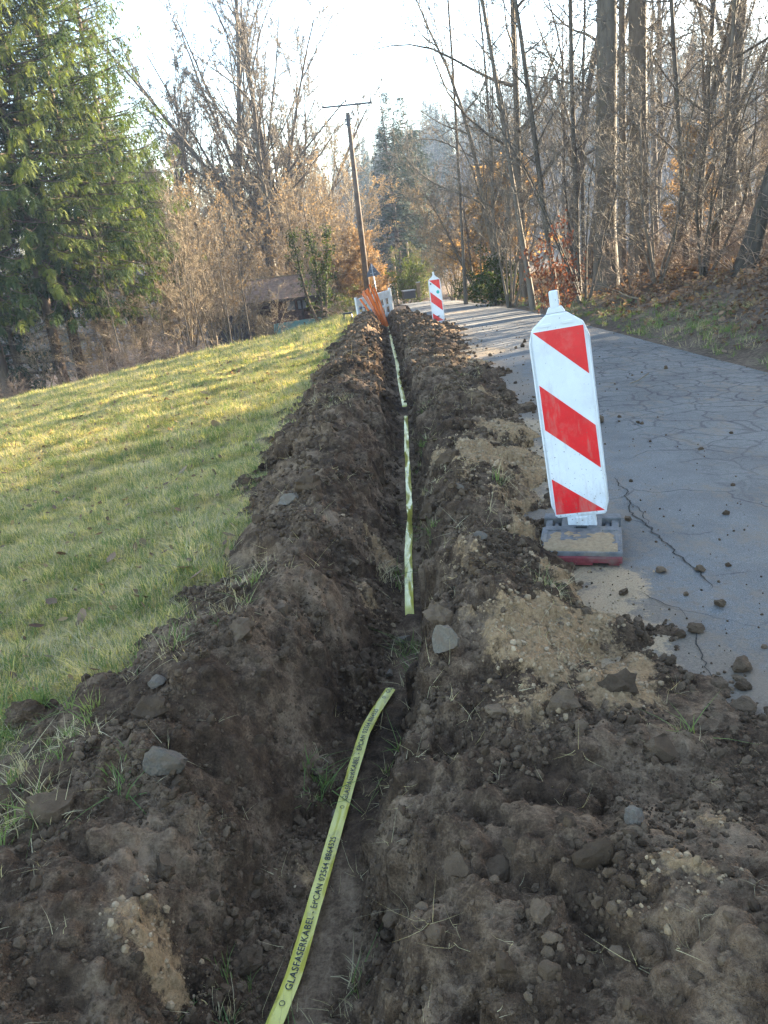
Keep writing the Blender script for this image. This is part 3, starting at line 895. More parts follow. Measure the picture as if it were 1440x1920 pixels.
# ------------------------------------------------------------------ TREES
RMIN = 0.008
class Grow:
    """collects branch centre lines by (points, sides, material slot)"""
    def __init__(s, seed):
        s.r = random.Random(seed); s.paths = {}; s.tips = []
    def put(s, key, pts, rads):
        s.paths.setdefault(key, ([], []))
        s.paths[key][0].append(pts); s.paths[key][1].append(rads)
    def path(s, p, d, L, n, up, wig):
        r = s.r
        pts = [p]; ds = [d]
        x, y, z = p; a, b, c = d
        st = L / (n - 1)
        for _ in range(n - 1):
            a += r.gauss(0, wig); b += r.gauss(0, wig); c += r.gauss(0, wig) + up
            l = math.sqrt(a * a + b * b + c * c) + 1e-9
            a /= l; b /= l; c /= l
            x += a * st; y += b * st; z += c * st
            pts.append((x, y, z)); ds.append((a, b, c))
        return pts, ds
    def meshes(s, trunk_levels, mats_t, mats_c, leaves=None):
        out = []
        for part in (0, 1):
            Vs, Qs, mi, off = [], [], [], 0
            for (lev, n, sides), (P, Rr) in s.paths.items():
                if (lev <= trunk_levels) != (part == 0): continue
                V, Q = tubes(np.array(P), np.array(Rr), sides)
                Vs.append(V); Qs.append(Q + off); off += len(V); mi.append(np.zeros(len(Q), np.int32))
            mats = list(mats_t if part == 0 else mats_c)
            if part == 1 and leaves:
                V, Q = leaves
                if len(V):
                    Vs.append(V); Qs.append(Q + off); off += len(V); mi.append(np.full(len(Q), len(mats_c) - 1, np.int32))
            out.append(mesh_np('tree', np.concatenate(Vs), np.concatenate(Qs), mats=mats, qm=np.concatenate(mi)) if Vs else None)
        return out

def perp(d, r):
    while True:
        v = (r.gauss(0, 1), r.gauss(0, 1), r.gauss(0, 1))
        k = v[0] * d[0] + v[1] * d[1] + v[2] * d[2]
        v = (v[0] - k * d[0], v[1] - k * d[1], v[2] - k * d[2])
        l = math.sqrt(v[0] ** 2 + v[1] ** 2 + v[2] ** 2)
        if l > 0.1: return (v[0] / l, v[1] / l, v[2] / l)

def grow_branch(g, p, d, L, r0, lev, cfg):
    c = cfg[lev]
    n, sides = c['n'], c['sides']
    pts, ds = g.path(p, d, L, n, c['up'], c['wig'])
    er = c.get('end', 0.15)
    rads = [r0 * (1 - (1 - er) * (k / (n - 1)) ** c.get('tp', 0.8)) for k in range(n)]
    if lev == 0: rads[0] *= 1.35
    g.put((lev, n, sides), pts, rads)
    if lev + 1 >= len(cfg):
        g.tips.append((pts[-1], ds[-1])); g.tips.append((pts[-2], ds[-2]))
        return
    nb = c['nb'] if lev == 0 else max(2, int(round(c['nb'] * g.r.uniform(0.75, 1.25))))
    a0 = g.r.uniform(0, 6.28)
    for k in range(nb):
        t = c['t0'] + (1 - c['t0']) * ((k + g.r.uniform(0.1, 0.95)) / nb)
        f = t * (n - 1); i = min(int(f), n - 2); f -= i
        q = tuple(pts[i][m] + (pts[i + 1][m] - pts[i][m]) * f for m in range(3))
        dd = ds[i + 1]
        if lev == 0:
            az = a0 + k * 2.4 + g.r.gauss(0, 0.4)
            o = (math.cos(az), math.sin(az), 0.0)
        else: o = perp(dd, g.r)
        ang = c['ang'] + g.r.gauss(0, 0.18)
        if 'ang1' in c: ang = c['ang'] + (c['ang1'] - c['ang']) * t + g.r.gauss(0, 0.12)
        ca, sa = math.cos(ang), math.sin(ang)
        nd = tuple(dd[m] * ca + o[m] * sa for m in range(3))
        l2 = L * c['lr'] * (1 - c.get('shr', 0.55) * t) * g.r.uniform(0.65, 1.2)
        rr = (rads[i] + (rads[i + 1] - rads[i]) * f) * c.get('rr', 0.5) * g.r.uniform(0.75, 1.1)
        grow_branch(g, q, nd, l2, max(rr, RMIN), lev + 1, cfg)

def cards(g, tips, per, size, spread, rg, hang=0.0):
    """small leaf faces around the twig ends"""
    P = np.array([t[0] for t in tips])
    n = len(P) * per
    C = np.repeat(P, per, 0) + rg.normal(0, spread, (n, 3))
    u = rg.normal(0, 1, (n, 3)); u[:, 2] -= hang; u /= np.linalg.norm(u, axis=1, keepdims=True)
    w = np.cross(u, rg.normal(0, 1, (n, 3))); w /= np.linalg.norm(w, axis=1, keepdims=True) + 1e-9
    sz = size * rg.uniform(0.6, 1.3, (n, 1))
    V = np.stack([C - u * sz, C + w * sz * 0.55, C + u * sz, C - w * sz * 0.55], 1).reshape(-1, 3)
    return V, np.arange(n * 4).reshape(-1, 4)

def tree_proto(seed, H, r0, cfg, lean=(0, 0), mats_t=('bark_grey',), mats_c=('twig_grey',), trunk_levels=1, forks=None, leaf=None):
    g = Grow(seed)
    d = (lean[0], lean[1], 1.0)
    l = math.sqrt(lean[0] ** 2 + lean[1] ** 2 + 1); d = tuple(v / l for v in d)
    if forks:                                            # several stems from one foot or one fork
        for k in range(forks['n']):
            az = g.r.uniform(0, 6.28) if 'az' not in forks else forks['az'] + k * 6.283 / forks['n'] + g.r.gauss(0, .3)
            sp = forks['spread'] * g.r.uniform(0.6, 1.2)
            dd = (d[0] + math.cos(az) * sp, d[1] + math.sin(az) * sp, d[2])
            l = math.sqrt(sum(v * v for v in dd)); dd = tuple(v / l for v in dd)
            z0 = forks.get('z', 0.0) * H
            grow_branch(g, (d[0] * z0 + math.cos(az) * .04, d[1] * z0 + math.sin(az) * .04, d[2] * z0 - 0.25 * (z0 == 0)), dd, (H - z0) * g.r.uniform(0.75, 1.05), r0 * (0.7 if z0 else 1) * g.r.uniform(.75, 1.1), 0, cfg)
        if forks.get('z'):
            z0 = forks['z'] * H
            pts, _ = g.path((0, 0, -0.3), d, z0 + 0.35, 7, 0, 0.012)
            g.put((0, 7, 9), pts, [r0 * 1.45, r0 * 1.12, r0 * 1.02, r0, r0 * .97, r0 * .95, r0 * .95])
    else:
        grow_branch(g, (0, 0, -0.3), d, H, r0, 0, cfg)
    lv = None
    mats_c = [M[m] for m in mats_c]
    if leaf:
        rg = np.random.default_rng(seed + 5)
        tips = [t for t in g.tips if leaf.get('zmin', 0) * H <= t[0][2] <= leaf.get('zmax', 9) * H and rg.random() < leaf.get('keep', 1)]
        if tips: lv = cards(g, tips, leaf['per'], leaf['size'], leaf['spread'], rg, leaf.get('hang', 0))
        mats_c.append(M[leaf['mat']])
    return g.meshes(trunk_levels, [M[m] for m in mats_t], mats_c, lv)

def lv(n, sides, up, wig, nb=0, t0=0.2, ang=0.7, lr=0.5, **k):
    return dict(n=n, sides=sides, up=up, wig=wig, nb=nb, t0=t0, ang=ang, lr=lr, **k)
TW = lv(3, 3, 0.05, 0.18, end=0.5)
PROTO = {}
RMIN = 0.0115
# tall beech with steep fan-like limbs
fan = [lv(12, 9, 0.01, 0.035, 19, 0.24, 0.62, 0.50, ang1=0.35, shr=0.55, rr=0.6, end=.25), lv(7, 5, 0.05, 0.08, 8, 0.22, 0.55, 0.45, rr=0.62, end=.3),
       lv(5, 4, 0.05, 0.12, 8, 0.2, 0.6, 0.45, rr=0.55), lv(4, 3, 0.04, 0.15, 6, 0.15, 0.65, 0.6, rr=0.6), TW]
PROTO['beech'] = tree_proto(11, 20, 0.27, fan)
PROTO['fan_beech'] = tree_proto(12, 20, 0.26, fan[:0] + [lv(10, 8, 0.022, 0.05, 14, 0.16, 0.6, 0.42, ang1=0.45, rr=0.6, end=.22)] + fan[1:], forks=dict(n=4, spread=0.32, z=0.26, az=0.3))
RMIN = 0.0085
# crooked spreading oak
PROTO['oak'] = tree_proto(13, 13, 0.20, [lv(10, 8, 0.0, 0.07, 13, 0.2, 1.2, 0.55, ang1=0.8, shr=0.5, rr=0.6), lv(8, 5, 0.03, 0.17, 9, 0.2, 0.75, 0.42, rr=0.55),
        lv(5, 4, 0.03, 0.2, 7, 0.2, 0.7, 0.45, rr=0.55), lv(4, 3, 0.02, 0.2, 5, 0.2, 0.75, 0.5, rr=0.6), TW])
# big straight trunk, few strong limbs high up
tall = [lv(14, 12, 0.0, 0.012, 14, 0.42, 1.15, 0.34, ang1=0.6, shr=0.4, rr=0.42, tp=1.1), lv(7, 6, 0.05, 0.13, 8, 0.2, 0.7, 0.42, rr=0.5),
        lv(5, 4, 0.03, 0.16, 7, 0.2, 0.7, 0.42, rr=0.55), lv(4, 3, 0.02, 0.18, 5, 0.2, 0.7, 0.5, rr=0.6), TW]
PROTO['tall'] = tree_proto(14, 24, 0.27, tall)
PROTO['tall_fork'] = tree_proto(15, 23, 0.22, [lv(12, 9, 0.0, 0.03, 9, 0.1, 0.95, 0.36, ang1=0.5, rr=0.42)] + tall[1:], forks=dict(n=2, spread=0.13, z=0.4, az=0.2))
# slender trees
slim = [lv(12, 7, 0.004, 0.022, 22, 0.18, 1.1, 0.17, ang1=0.6, shr=0.55, rr=0.38), lv(5, 4, 0.04, 0.12, 7, 0.2, 0.65, 0.42, rr=0.55),
        lv(4, 3, 0.03, 0.15, 5, 0.2, 0.7, 0.5, rr=0.6), TW]
slim[0]['nb'] = 30
PROTO['slim'] = tree_proto(16, 15, 0.085, slim)
PROTO['slim_lean'] = tree_proto(17, 14, 0.085, [lv(12, 7, 0.012, 0.03, 22, 0.2, 1.0, 0.2, ang1=0.6, shr=0.5, rr=0.4)] + slim[1:], lean=(-0.28, 0.02))
PROTO['leaning_tree'] = tree_proto(26, 14, 0.19, [lv(12, 9, 0.012, 0.045, 12, 0.25, 1.05, 0.36, ang1=0.6, shr=0.5, rr=0.5)] + tall[1:], lean=(0.22, 0.0))
PROTO['pole_tree'] = tree_proto(18, 17, 0.075, [lv(12, 7, 0.0, 0.010, 34, 0.12, 1.35, 0.09, ang1=0.9, shr=0.4, rr=0.25), lv(4, 3, 0.0, 0.16, 5, 0.2, 0.7, 0.5, rr=0.6), TW])
# bushy brown small trees / shrubs
bush = [lv(8, 5, 0.02, 0.07, 12, 0.12, 0.7, 0.42, ang1=0.5, rr=0.5), lv(5, 4, 0.04, 0.13, 9, 0.15, 0.65, 0.45, rr=0.55), lv(4, 3, 0.03, 0.16, 8, 0.15, 0.7, 0.5, rr=0.6), TW]
PROTO['brown_bush'] = tree_proto(19, 8, 0.06, bush, mats_t=('bark_tan',), mats_c=('twig_tan',), forks=dict(n=5, spread=0.28))
PROTO['brown_bush_b'] = tree_proto(20, 7, 0.055, bush, mats_t=('bark_tan',), mats_c=('twig_tan', 'tan_leaf'), forks=dict(n=6, spread=0.4), leaf=dict(per=1, size=0.05, spread=0.06, mat='tan_leaf', keep=0.5))
PROTO['young_beech'] = tree_proto(21, 7, 0.07, bush, mats_t=('bark_tan',), mats_c=('twig_tan', 'beech_leaf'), forks=dict(n=3, spread=0.3), leaf=dict(per=3, size=0.075, spread=0.13, mat='beech_leaf', hang=0.6))
PROTO['scrub'] = tree_proto(22, 2.2, 0.016, [lv(6, 4, 0.0, 0.15, 9, 0.1, 0.8, 0.5, rr=0.55), lv(4, 3, 0.0, 0.2, 7, 0.15, 0.7, 0.5, rr=0.6), TW], mats_t=('twig_red',), mats_c=('twig_red',), trunk_levels=0, forks=dict(n=9, spread=0.75))
PROTO['red_bush'] = tree_proto(23, 2.2, 0.02, [lv(6, 4, 0.0, 0.1, 8, 0.1, 0.7, 0.45, rr=0.55), lv(4, 3, 0.0, 0.15, 6, 0.15, 0.7, 0.5, rr=0.6), TW], mats_t=('bark_brown',), mats_c=('twig_red', 'red_leaf'), trunk_levels=0, forks=dict(n=4, spread=0.25), leaf=dict(per=3, size=0.05, spread=0.07, mat='red_leaf', hang=0.5))
PROTO['green_bush'] = tree_proto(24, 2.4, 0.02, [lv(6, 4, 0.0, 0.1, 9, 0.05, 0.8, 0.5, rr=0.55), lv(4, 3, 0.0, 0.15, 7, 0.15, 0.7, 0.5, rr=0.6), TW], mats_t=('bark_brown',), mats_c=('twig_red', 'ivy_leaf'), trunk_levels=0, forks=dict(n=6, spread=0.6), leaf=dict(per=4, size=0.06, spread=0.10, mat='ivy_leaf'))
PROTO['hazel'] = tree_proto(27, 7, 0.045, [lv(9, 5, -0.01, 0.07, 12, 0.15, 0.8, 0.40, ang1=0.6, rr=0.5), lv(5, 4, 0.03, 0.16, 8, 0.15, 0.7, 0.45, rr=0.55), lv(4, 3, 0.02, 0.2, 6, 0.15, 0.75, 0.5, rr=0.6), TW], forks=dict(n=6, spread=0.38))
# ivy-clad bare tree: leaves along trunk and inner limbs
def ivy_tree():
    g = Grow(25)
    cfg = [lv(10, 7, 0.01, 0.06, 9, 0.3, 0.9, 0.42, ang1=0.6, rr=0.55), lv(6, 4, 0.04, 0.15, 7, 0.25, 0.7, 0.42, rr=0.55), lv(4, 3, 0.02, 0.18, 6, 0.2, 0.7, 0.5, rr=0.6), TW]
    for k in range(3):
        grow_branch(g, (0.1 * k - .1, 0, -0.3), tuple(Vector((-.22 + .22 * k, .05, 1)).normalized()), 9 - k * 1.3, 0.13, 0, cfg)
    rg = np.random.default_rng(3)
    C = []
    for (lev, n, sd), (P, R_) in g.paths.items():
        if lev > 1: continue
        for pts in P:
            pts = np.array(pts)
            m = 120 if lev == 0 else 12
            f = rg.uniform(0, 1 if lev == 0 else 0.5, m) * (len(pts) - 1.001); i = f.astype(int); f = (f - i)[:, None]
            q = pts[i] * (1 - f) + pts[i + 1] * f
            C.append(q[q[:, 2] < 6.0])
    C = np.concatenate(C)
    lvs = cards(g, [(c, None) for c in C], 5, 0.085, 0.15, rg, 0.4)
    return g.meshes(1, [M['bark_brown']], [M['twig_grey'], M['ivy_leaf']], lvs)
PROTO['ivy_tree'] = ivy_tree()

def spruce(seed, H, Lmax, z0, sprays, mat, fin_w=1.0, dead=6):
    """conifer: straight trunk, drooping boughs, hanging ragged sprays"""
    rg = np.random.default_rng(seed); g = Grow(seed)
    pts, _ = g.path((0, 0, -0.3), (0, 0, 1), H + 0.3, 10, 0, 0.006)
    g.put((0, 10, 8), pts, [max(0.02, 0.24 * (1 - k / 9.3)) for k in range(10)])
    V, T = [], []
    nv = 0
    z = z0
    while z < H - 0.3:
        f = (z - z0) / (H - z0)
        L0 = Lmax * (1 - f) ** 0.75 * (0.55 + 0.45 * min(1, f * 6))
        nbr = int(rg.integers(5, 8)) if f < 0.85 else 4
        a0 = rg.uniform(0, 6.28)
        for k in range(nbr):
            az = a0 + k * 6.283 / nbr + rg.normal(0, 0.2)
            L = L0 * rg.uniform(0.65, 1.15)
            dr = np.array([math.cos(az), math.sin(az), 0])
            up0 = 0.10 + 0.55 * f; dip = 0.55 * (1 - f) + 0.12
            n = 6
            u = np.linspace(0, 1, n)
            bz = z + L * (up0 * u - dip * u ** 1.6 + 0.30 * u ** 3.5)
            B = dr[None] * (u * L)[:, None] + np.array([0, 0, 1])[None] * bz[:, None] + np.array([pts[5][0], pts[5][1], 0]) * 0.5
            g.put((1, n, 4), [tuple(b) for b in B], list(0.035 * (1 - 0.85 * u) * (0.6 + L / Lmax)))
            m = max(4, int(sprays * L / Lmax))
            ub = rg.uniform(0.16 if f > 0.1 else 0.3, 1.0, m) ** 0.8
            side = rg.choice([-1, 1], m)
            for q in range(m):
                i = min(int(ub[q] * (n - 1)), n - 2); ff = ub[q] * (n - 1) - i
                c = B[i] * (1 - ff) + B[i + 1] * ff
                tdir = B[i + 1] - B[i]; tdir /= np.linalg.norm(tdir)
                sd = np.array([-dr[1], dr[0], 0]) * side[q]
                lay = rg.uniform(0.15, 0.75)
                d1 = tdir * rg.uniform(.3, .9) + sd * lay; d1[2] -= rg.uniform(0.2, 1.3); d1 /= np.linalg.norm(d1)
                ln = rg.uniform(0.35, 0.85) * (0.55 + 0.45 * L / Lmax) * (1.15 - 0.4 * ub[q])
                d2 = d1 * 0.6; d2[2] -= 0.75; d2 /= np.linalg.norm(d2)
                mid = c + d1 * ln * 0.5; end = mid + d2 * ln * 0.5
                wv = np.cross(d1, np.array([0, 0, 1.0])); wv /= np.linalg.norm(wv) + 1e-6
                wv = wv + rg.normal(0, 0.35, 3); w = 0.055
                # ragged fingers: thin triangles along the axis on both sides
                ax = [c, (c + mid) / 2, mid, (mid + end) / 2, end]
                for s_ in range(4):
                    p0, p1 = ax[s_], ax[s_ + 1]
                    for sg in (-1, 1):
                        fin = p0 * 0.35 + p1 * 0.65 + wv * sg * fin_w * (0.125 - 0.02 * s_) * rg.uniform(0.4, 1.4) * (0.6 + ln) + d2 * rg.uniform(.06, .20)
                        V += [p0 * .8 + p1 * .2, p0 * .45 + p1 * .55, fin]; T.append((nv, nv + 1, nv + 2)); nv += 3
                V += [ax[3] - wv * 0.05, ax[3] + wv * 0.05, end + d2 * 0.10]; T.append((nv, nv + 1, nv + 2)); nv += 3
        z += rg.uniform(0.30, 0.48) * (1.25 - 0.4 * f)
    # dead bare boughs under the crown
    for k in range(dead * 5):
        zz = rg.uniform(1.0, z0 + 0.8); az = rg.uniform(0, 6.28); L = rg.uniform(0.6, 2.4)
        p, _ = g.path((0, 0, zz), (math.cos(az), math.sin(az), -0.1), L, 4, -0.06, 0.12)
        g.put((1, 4, 3), p, [0.02, 0.014, 0.01, 0.005])
    tr = g.meshes(9, [M['bark_brown']], [])[0]
    cr = mesh_np('crown', np.array(V), None, np.array(T), mats=[M[mat]], smooth=False)
    return tr, cr
PROTO['spruce'] = spruce(31, 25, 5.0, 4.1, 46, 'spruce_needle', 1.45)
PROTO['spruce_b'] = spruce(32, 23, 4.6, 3.7, 46, 'spruce_needle', 1.45)
PROTO['dark_conifer'] = spruce(33, 22, 3.2, 1.0, 24, 'far_needle', 3.0, dead=0)
PROTO['young_spruce'] = spruce(34, 5, 1.9, 0.15, 14, 'far_needle', 1.3, dead=0)
def pine():
    g = Grow(35)
    grow_branch(g, (0, 0, -0.3), (0, 0, 1), 19, 0.2, 0, [lv(10, 8, 0, 0.03, 15, 0.5, 1.2, 0.2, ang1=0.8, shr=0.3, rr=0.4), lv(6, 4, 0.06, 0.15, 8, 0.35, 0.7, 0.4, rr=0.55), lv(4, 3, 0.1, 0.2, 5, 0.3, 0.7, 0.5, rr=0.5), TW])
    rg = np.random.default_rng(6)
    return g.meshes(1, [M['bark_brown']], [M['twig_grey'], M['pine_needle']], cards(g, g.tips, 5, 0.15, 0.16, rg))
PROTO['pine'] = pine()
print('protos', round(time.time() - T0, 1), {k: sum(len(m.polygons) for m in v if m) for k, v in PROTO.items()})

def plant(key, name, label, cat, x, y, z, group=None, h=1.0, w=None, rz=0.0, tilt=(0, 0)):
    e = empty(name, (x, y, z), (tilt[0], tilt[1], rz), label, cat, group, (w or h, w or h, h))
    tr, cr = PROTO[key]
    part0 = 'stem' if cat == 'shrub' else 'trunk'
    part1 = 'foliage' if cat == 'shrub' else 'crown'
    if tr: obj(part0, tr, e)
    if cr: obj(part1, cr, e)
    return e
def at(px, py, y):
    x = ray(px, py)[0] * y
    return x, y, g1(x, y)
def P_(key, name, label, cat, px, py, y, **k):
    x, yy, z = at(px, py, y)
    return plant(key, name, label, cat, x, yy, z, **k)

# --- left of the meadow: spruces
for key, px, py, y, h, w, rz, lab in [
    ('spruce', 115, 695, 32, 1.05, 1.05, 0.4, 'tall green spruce with bare lower trunk, second trunk from the picture edge'),
    ('spruce_b', 150, 682, 33, 1.1, 1.05, 2.1, 'tall green spruce close behind its neighbour, third trunk from the picture edge'),
    ('spruce', 205, 657, 34.5, 0.95, 1.0, 4.0, 'tall spruce with sunlit drooping boughs over the meadow corner, right of the trunk pair'),
    ('spruce_b', 15, 735, 31, 1.15, 1.1, 5.2, 'tall dark spruce at the left picture edge beside the meadow'),
    ('spruce', 270, 640, 39, 1.0, 0.95, 1.2, 'tall spruce standing behind the others, nearest to the bare trees'),
    ('spruce_b', -90, 760, 31, 1.1, 1.15, 3.1, 'tall spruce half outside the picture left of the meadow')]:
    P_(key, 'spruce', lab, 'spruce', px, py, y, h=h * .92, w=w * .9, rz=rz, group='spruces at the meadow edge')
P_('young_spruce', 'young_spruce', 'low dark young spruce at the foot of the tall spruces', 'spruce', 50, 740, 32.5, h=1.0, w=1.2)
P_('young_spruce', 'young_spruce', 'small bushy spruce in the shade at the left picture edge', 'spruce', 5, 735, 34, h=1.3, w=1.3, rz=2)
# --- left: tall bare trees
for key, px, py, y, h, rz, tl, lab in [
    ('fan_beech', 530, 560, 54, 1.18, 0.5, (0, -0.05), 'tall bare tree with limbs fanning up to the left, behind the shed'),
    ('beech', 545, 560, 58, 1.1, 2.0, (0, 0.0), 'tall bare tree with straight upright crown behind the shed'),
    ('fan_beech', 578, 560, 58, 1.0, 3.3, (0, 0.03), 'bare tree with rounded fan crown nearest to the utility pole'),
    ('beech', 455, 590, 54, 1.15, 4.1, (0, -0.04), 'tall bare tree with thin crown between the spruces and the shed'),
    ('fan_beech', 395, 600, 58, 1.1, 5.5, (0, -0.05), 'tall bare crooked tree beside the spruces'),
    ('beech', 262, 640, 52, 1.05, 2.2, (0, 0), 'bare tree rising between the spruces and the crooked bare trees'),
    ('fan_beech', 322, 620, 56, 1.05, 1.4, (0, 0), 'bare forked tree rising just right of the spruces'),
    ('oak', 640, 540, 70, 0.75, 0.3, (0, 0), 'small bare spreading tree just left of the utility pole top')]:
    P_(key, 'bare_tree', lab, 'tree', px, py, y, h=h, w=h * 1.12, rz=rz, tilt=tl, group='tall bare trees behind the shed')
for px, y, h, rz, lab in [(300, 62, .85, 3, 'pine close behind the right hand spruce'), (352, 66, .9, 0, 'tall pine with dark open crown beside the spruces'), (420, 74, 0.8, 2, 'pine with clumped crown between two bare trees'),
                          (470, 72, 0.9, 4, 'lower pine behind the fan-shaped bare tree'), (560, 76, 0.95, 1, 'pine with round dark crown inside the bare crowns')]:
    P_('pine', 'pine', lab, 'pine', px, 560, y, h=h, rz=rz, group='pines among the bare trees')
# --- left: brown bushy trees in front
for k, (px, py, y, h, w, key, lab) in enumerate([
        (400, 625, 40, 1.15, 1.2, 'brown_bush', 'bushy tan tree between the spruces and the shed'), (440, 612, 43, 1.2, 1.25, 'brown_bush_b', 'bushy tan tree just left of the shed'),
        (350, 640, 37, .85, 1.0, 'brown_bush', 'low bushy tan tree right of the last spruce trunk'), (480, 600, 53, 1.6, 1.5, 'brown_bush', 'tall bushy tan tree rising behind the left end of the shed'),
        (560, 575, 53, 1.6, 1.6, 'brown_bush_b', 'broad bushy tan tree above the middle of the shed roof'), (625, 570, 50, 1.35, 1.5, 'brown_bush', 'bushy tan tree right behind the ivy tree'),
        (650, 560, 48, 1.05, 1.2, 'brown_bush_b', 'bushy tan tree left of the utility pole'), (595, 570, 57, 1.75, 1.6, 'brown_bush', 'rounded tan crown rising behind the ivy tree'),
        (300, 650, 37, .7, .9, 'brown_bush_b', 'low tan bush under the right hand spruce boughs'), (520, 590, 58, 1.8, 1.6, 'brown_bush_b', 'tall tan crown in front of the fan-shaped bare tree'),
        (250, 660, 34, .5, .7, 'brown_bush', 'small tan bush between two spruce trunks'), (668, 555, 53, .95, 1.0, 'brown_bush', 'tan bushy tree behind the utility pole'),
        (180, 690, 33, .45, .7, 'brown_bush_b', 'small tan bush at the foot of the middle spruce'), (80, 720, 32, .45, .7, 'brown_bush', 'small tan bush at the foot of the leftmost spruces'),
        (430, 610, 60, 1.7, 1.6, 'brown_bush', 'tall tan crown between the crooked bare trees'), (370, 620, 60, 1.55, 1.5, 'brown_bush_b', 'tall tan crown beside the pine and the spruces'),
        (505, 612, 40, .42, .6, 'brown_bush', 'low thin tan bush in front of the shed door')]):
    P_(key, 'brown_thicket_tree', lab, 'tree', px, py, y, h=h, w=w, rz=k * 1.7, group='brown bushy trees beyond the meadow')
P_('ivy_tree', 'ivy_tree', 'small crooked tree wrapped in green ivy in front of the shed', 'tree', 603, 575, 42, h=0.85)
P_('young_beech', 'young_beech', 'sunlit golden leaved young beech right of the utility pole', 'tree', 706, 540, 51, h=0.68, w=0.95, rz=1, group='young beeches with golden leaves')
P_('young_beech', 'young_beech', 'low golden leaved beech just left of the utility pole', 'tree', 672, 560, 47, h=0.5, w=.8, rz=2.5, group='young beeches with golden leaves')
for k, (px, py, y, h, lab) in enumerate([(382, 620, 35, .5, 'thin sunlit stem leaning left at the meadow edge, left of the shed fence'), (355, 640, 34, .45, 'thin sunlit stem right of the last spruce trunk'), (225, 655, 32, .45, 'thin pale stem right beside the middle spruce trunk'),
        (212, 655, 32.5, .4, 'thin pale stem in front of the middle spruce trunk'), (310, 645, 34, .4, 'short thin stem under the right hand spruce boughs'), (430, 620, 36, .45, 'thin stem in front of the dark side fence'), (465, 605, 37, .5, 'thin stem at the left corner of the shed')]):
    P_('slim', 'thin_tree', lab, 'tree', px, py, y, h=h, rz=k * 1.3, group='thin stems at the meadow edge', tilt=(0, -0.08 if k == 0 else 0.03))
# --- right of the road: the tall trunks
P_('tall', 'tall_tree', 'thick straight grey trunk with a limb reaching left, tallest right of the road', 'tree', 1137, 535, 20, h=1.0, rz=2.9, group='tall trees right of the road')
P_('tall_fork', 'tall_tree', 'tall brown trunk that forks high up, right of the thickest trunk', 'tree', 1197, 530, 21, h=1.0, rz=0.3, group='tall trees right of the road')
P_('slim', 'tall_tree', 'thin dark trunk between the two thick trunks right of the road', 'tree', 1165, 530, 22.5, h=1.3, w=1.5, rz=2, group='tall trees right of the road')
P_('leaning_tree', 'tall_tree', 'crooked dark tree leaning out at the right picture edge', 'tree', 1388, 480, 15.5, h=0.95, w=1.05, rz=0.0, group='tall trees right of the road')
P_('leaning_tree', 'tall_tree', 'grey tree leaning right in the wood, between the thick trunks and the picture edge', 'tree', 1262, 470, 24, h=1.0, w=1.0, rz=0.25, group='tall trees right of the road')
P_('oak', 'oak', 'crooked oak spreading bare limbs towards the road', 'tree', 985, 520, 25, h=1.0, w=0.72, rz=2.2)
P_('oak', 'oak', 'low crooked oak with long limbs above the golden beech', 'tree', 930, 540, 29, h=.66, w=.7, rz=3.9)
P_('oak', 'oak', 'low crooked oak arching towards the road left of the leaning stems', 'tree', 940, 535, 31, h=.85, w=.75, rz=1.1)
P_('oak', 'oak', 'crooked oak between the leaning stems and the thickest trunk', 'tree', 1105, 515, 24, h=.85, w=.7, rz=3.3)
P_('oak', 'oak', 'crooked oak right of the forked trunk', 'tree', 1300, 480, 22, h=.8, w=.7, rz=5.0)
P_('oak', 'oak', 'smaller crooked oak behind the leaning stems', 'tree', 1060, 500, 29, h=1.0, w=1.0, rz=4.5)
for k, (key, px, py, y, h, w, rz, tl, lab) in enumerate([
    ('slim_lean', 1005, 525, 21, 1.0, 1.0, 0.1, 0.19, 'slender leafless stem leaning left over the road, beside the oak'),
    ('slim_lean', 1050, 525, 20, 1.05, 1.0, -0.2, 0.20, 'slender leafless stem leaning left behind the red bush'),
    ('slim', 1085, 520, 21, 1.0, 1.0, 1.0, -0.02, 'slender upright tree left of the thickest trunk'),
    ('pole_tree', 872, 545, 31, 1.1, 1.0, 0.0, 0.0, 'thin dead straight trunk beside the orange beech, nearest the valley'),
    ('pole_tree', 985, 530, 26, 1.15, 1.1, 2.0, 0.0, 'thin straight dark trunk standing in front of the oak'),
    ('slim', 1290, 470, 19, 0.95, 0.9, 2.4, 0.1, 'slender tree with low twigs near the right bank'),
    ('slim', 1340, 480, 18, 0.8, 0.8, 3.7, -0.03, 'slender tree left of the crooked dark tree'),
    ('slim_lean', 1235, 500, 20, 1.0, 0.9, 2.8, -0.12, 'slender stem leaning right beside the forked trunk'),
    ('slim', 930, 540, 28, 0.9, 0.9, 5.0, 0.0, 'slender tree above the green bush')]):
    P_(key, 'slender_tree', lab, 'tree', px, py, y, h=h, w=w, rz=rz, tilt=(0, tl), group='slender trees right of the road')
for k, (px, py, y, h, w, lab) in enumerate([(955, 535, 24, .95, .9, 'leafless many stemmed hazel beside the green bush on the right bank'), (1095, 520, 18.5, .8, .8, 'leafless many stemmed hazel just right of the red bush'),
        (1235, 500, 18, .75, .9, 'leafless many stemmed hazel right of the forked trunk'), (1320, 480, 17, .65, .8, 'leafless hazel beside the crooked dark tree'),
        (900, 545, 33, 1.0, 1.1, 'leafless hazel arching beside the orange beech near the far beacon'), (860, 545, 42, 1.0, 1.1, 'leafless hazel farthest down the road on its right side')]):
    P_('hazel', 'hazel', lab, 'tree', px, py, y, h=h, w=w, rz=k * 2.1, group='bare hazels right of the road')
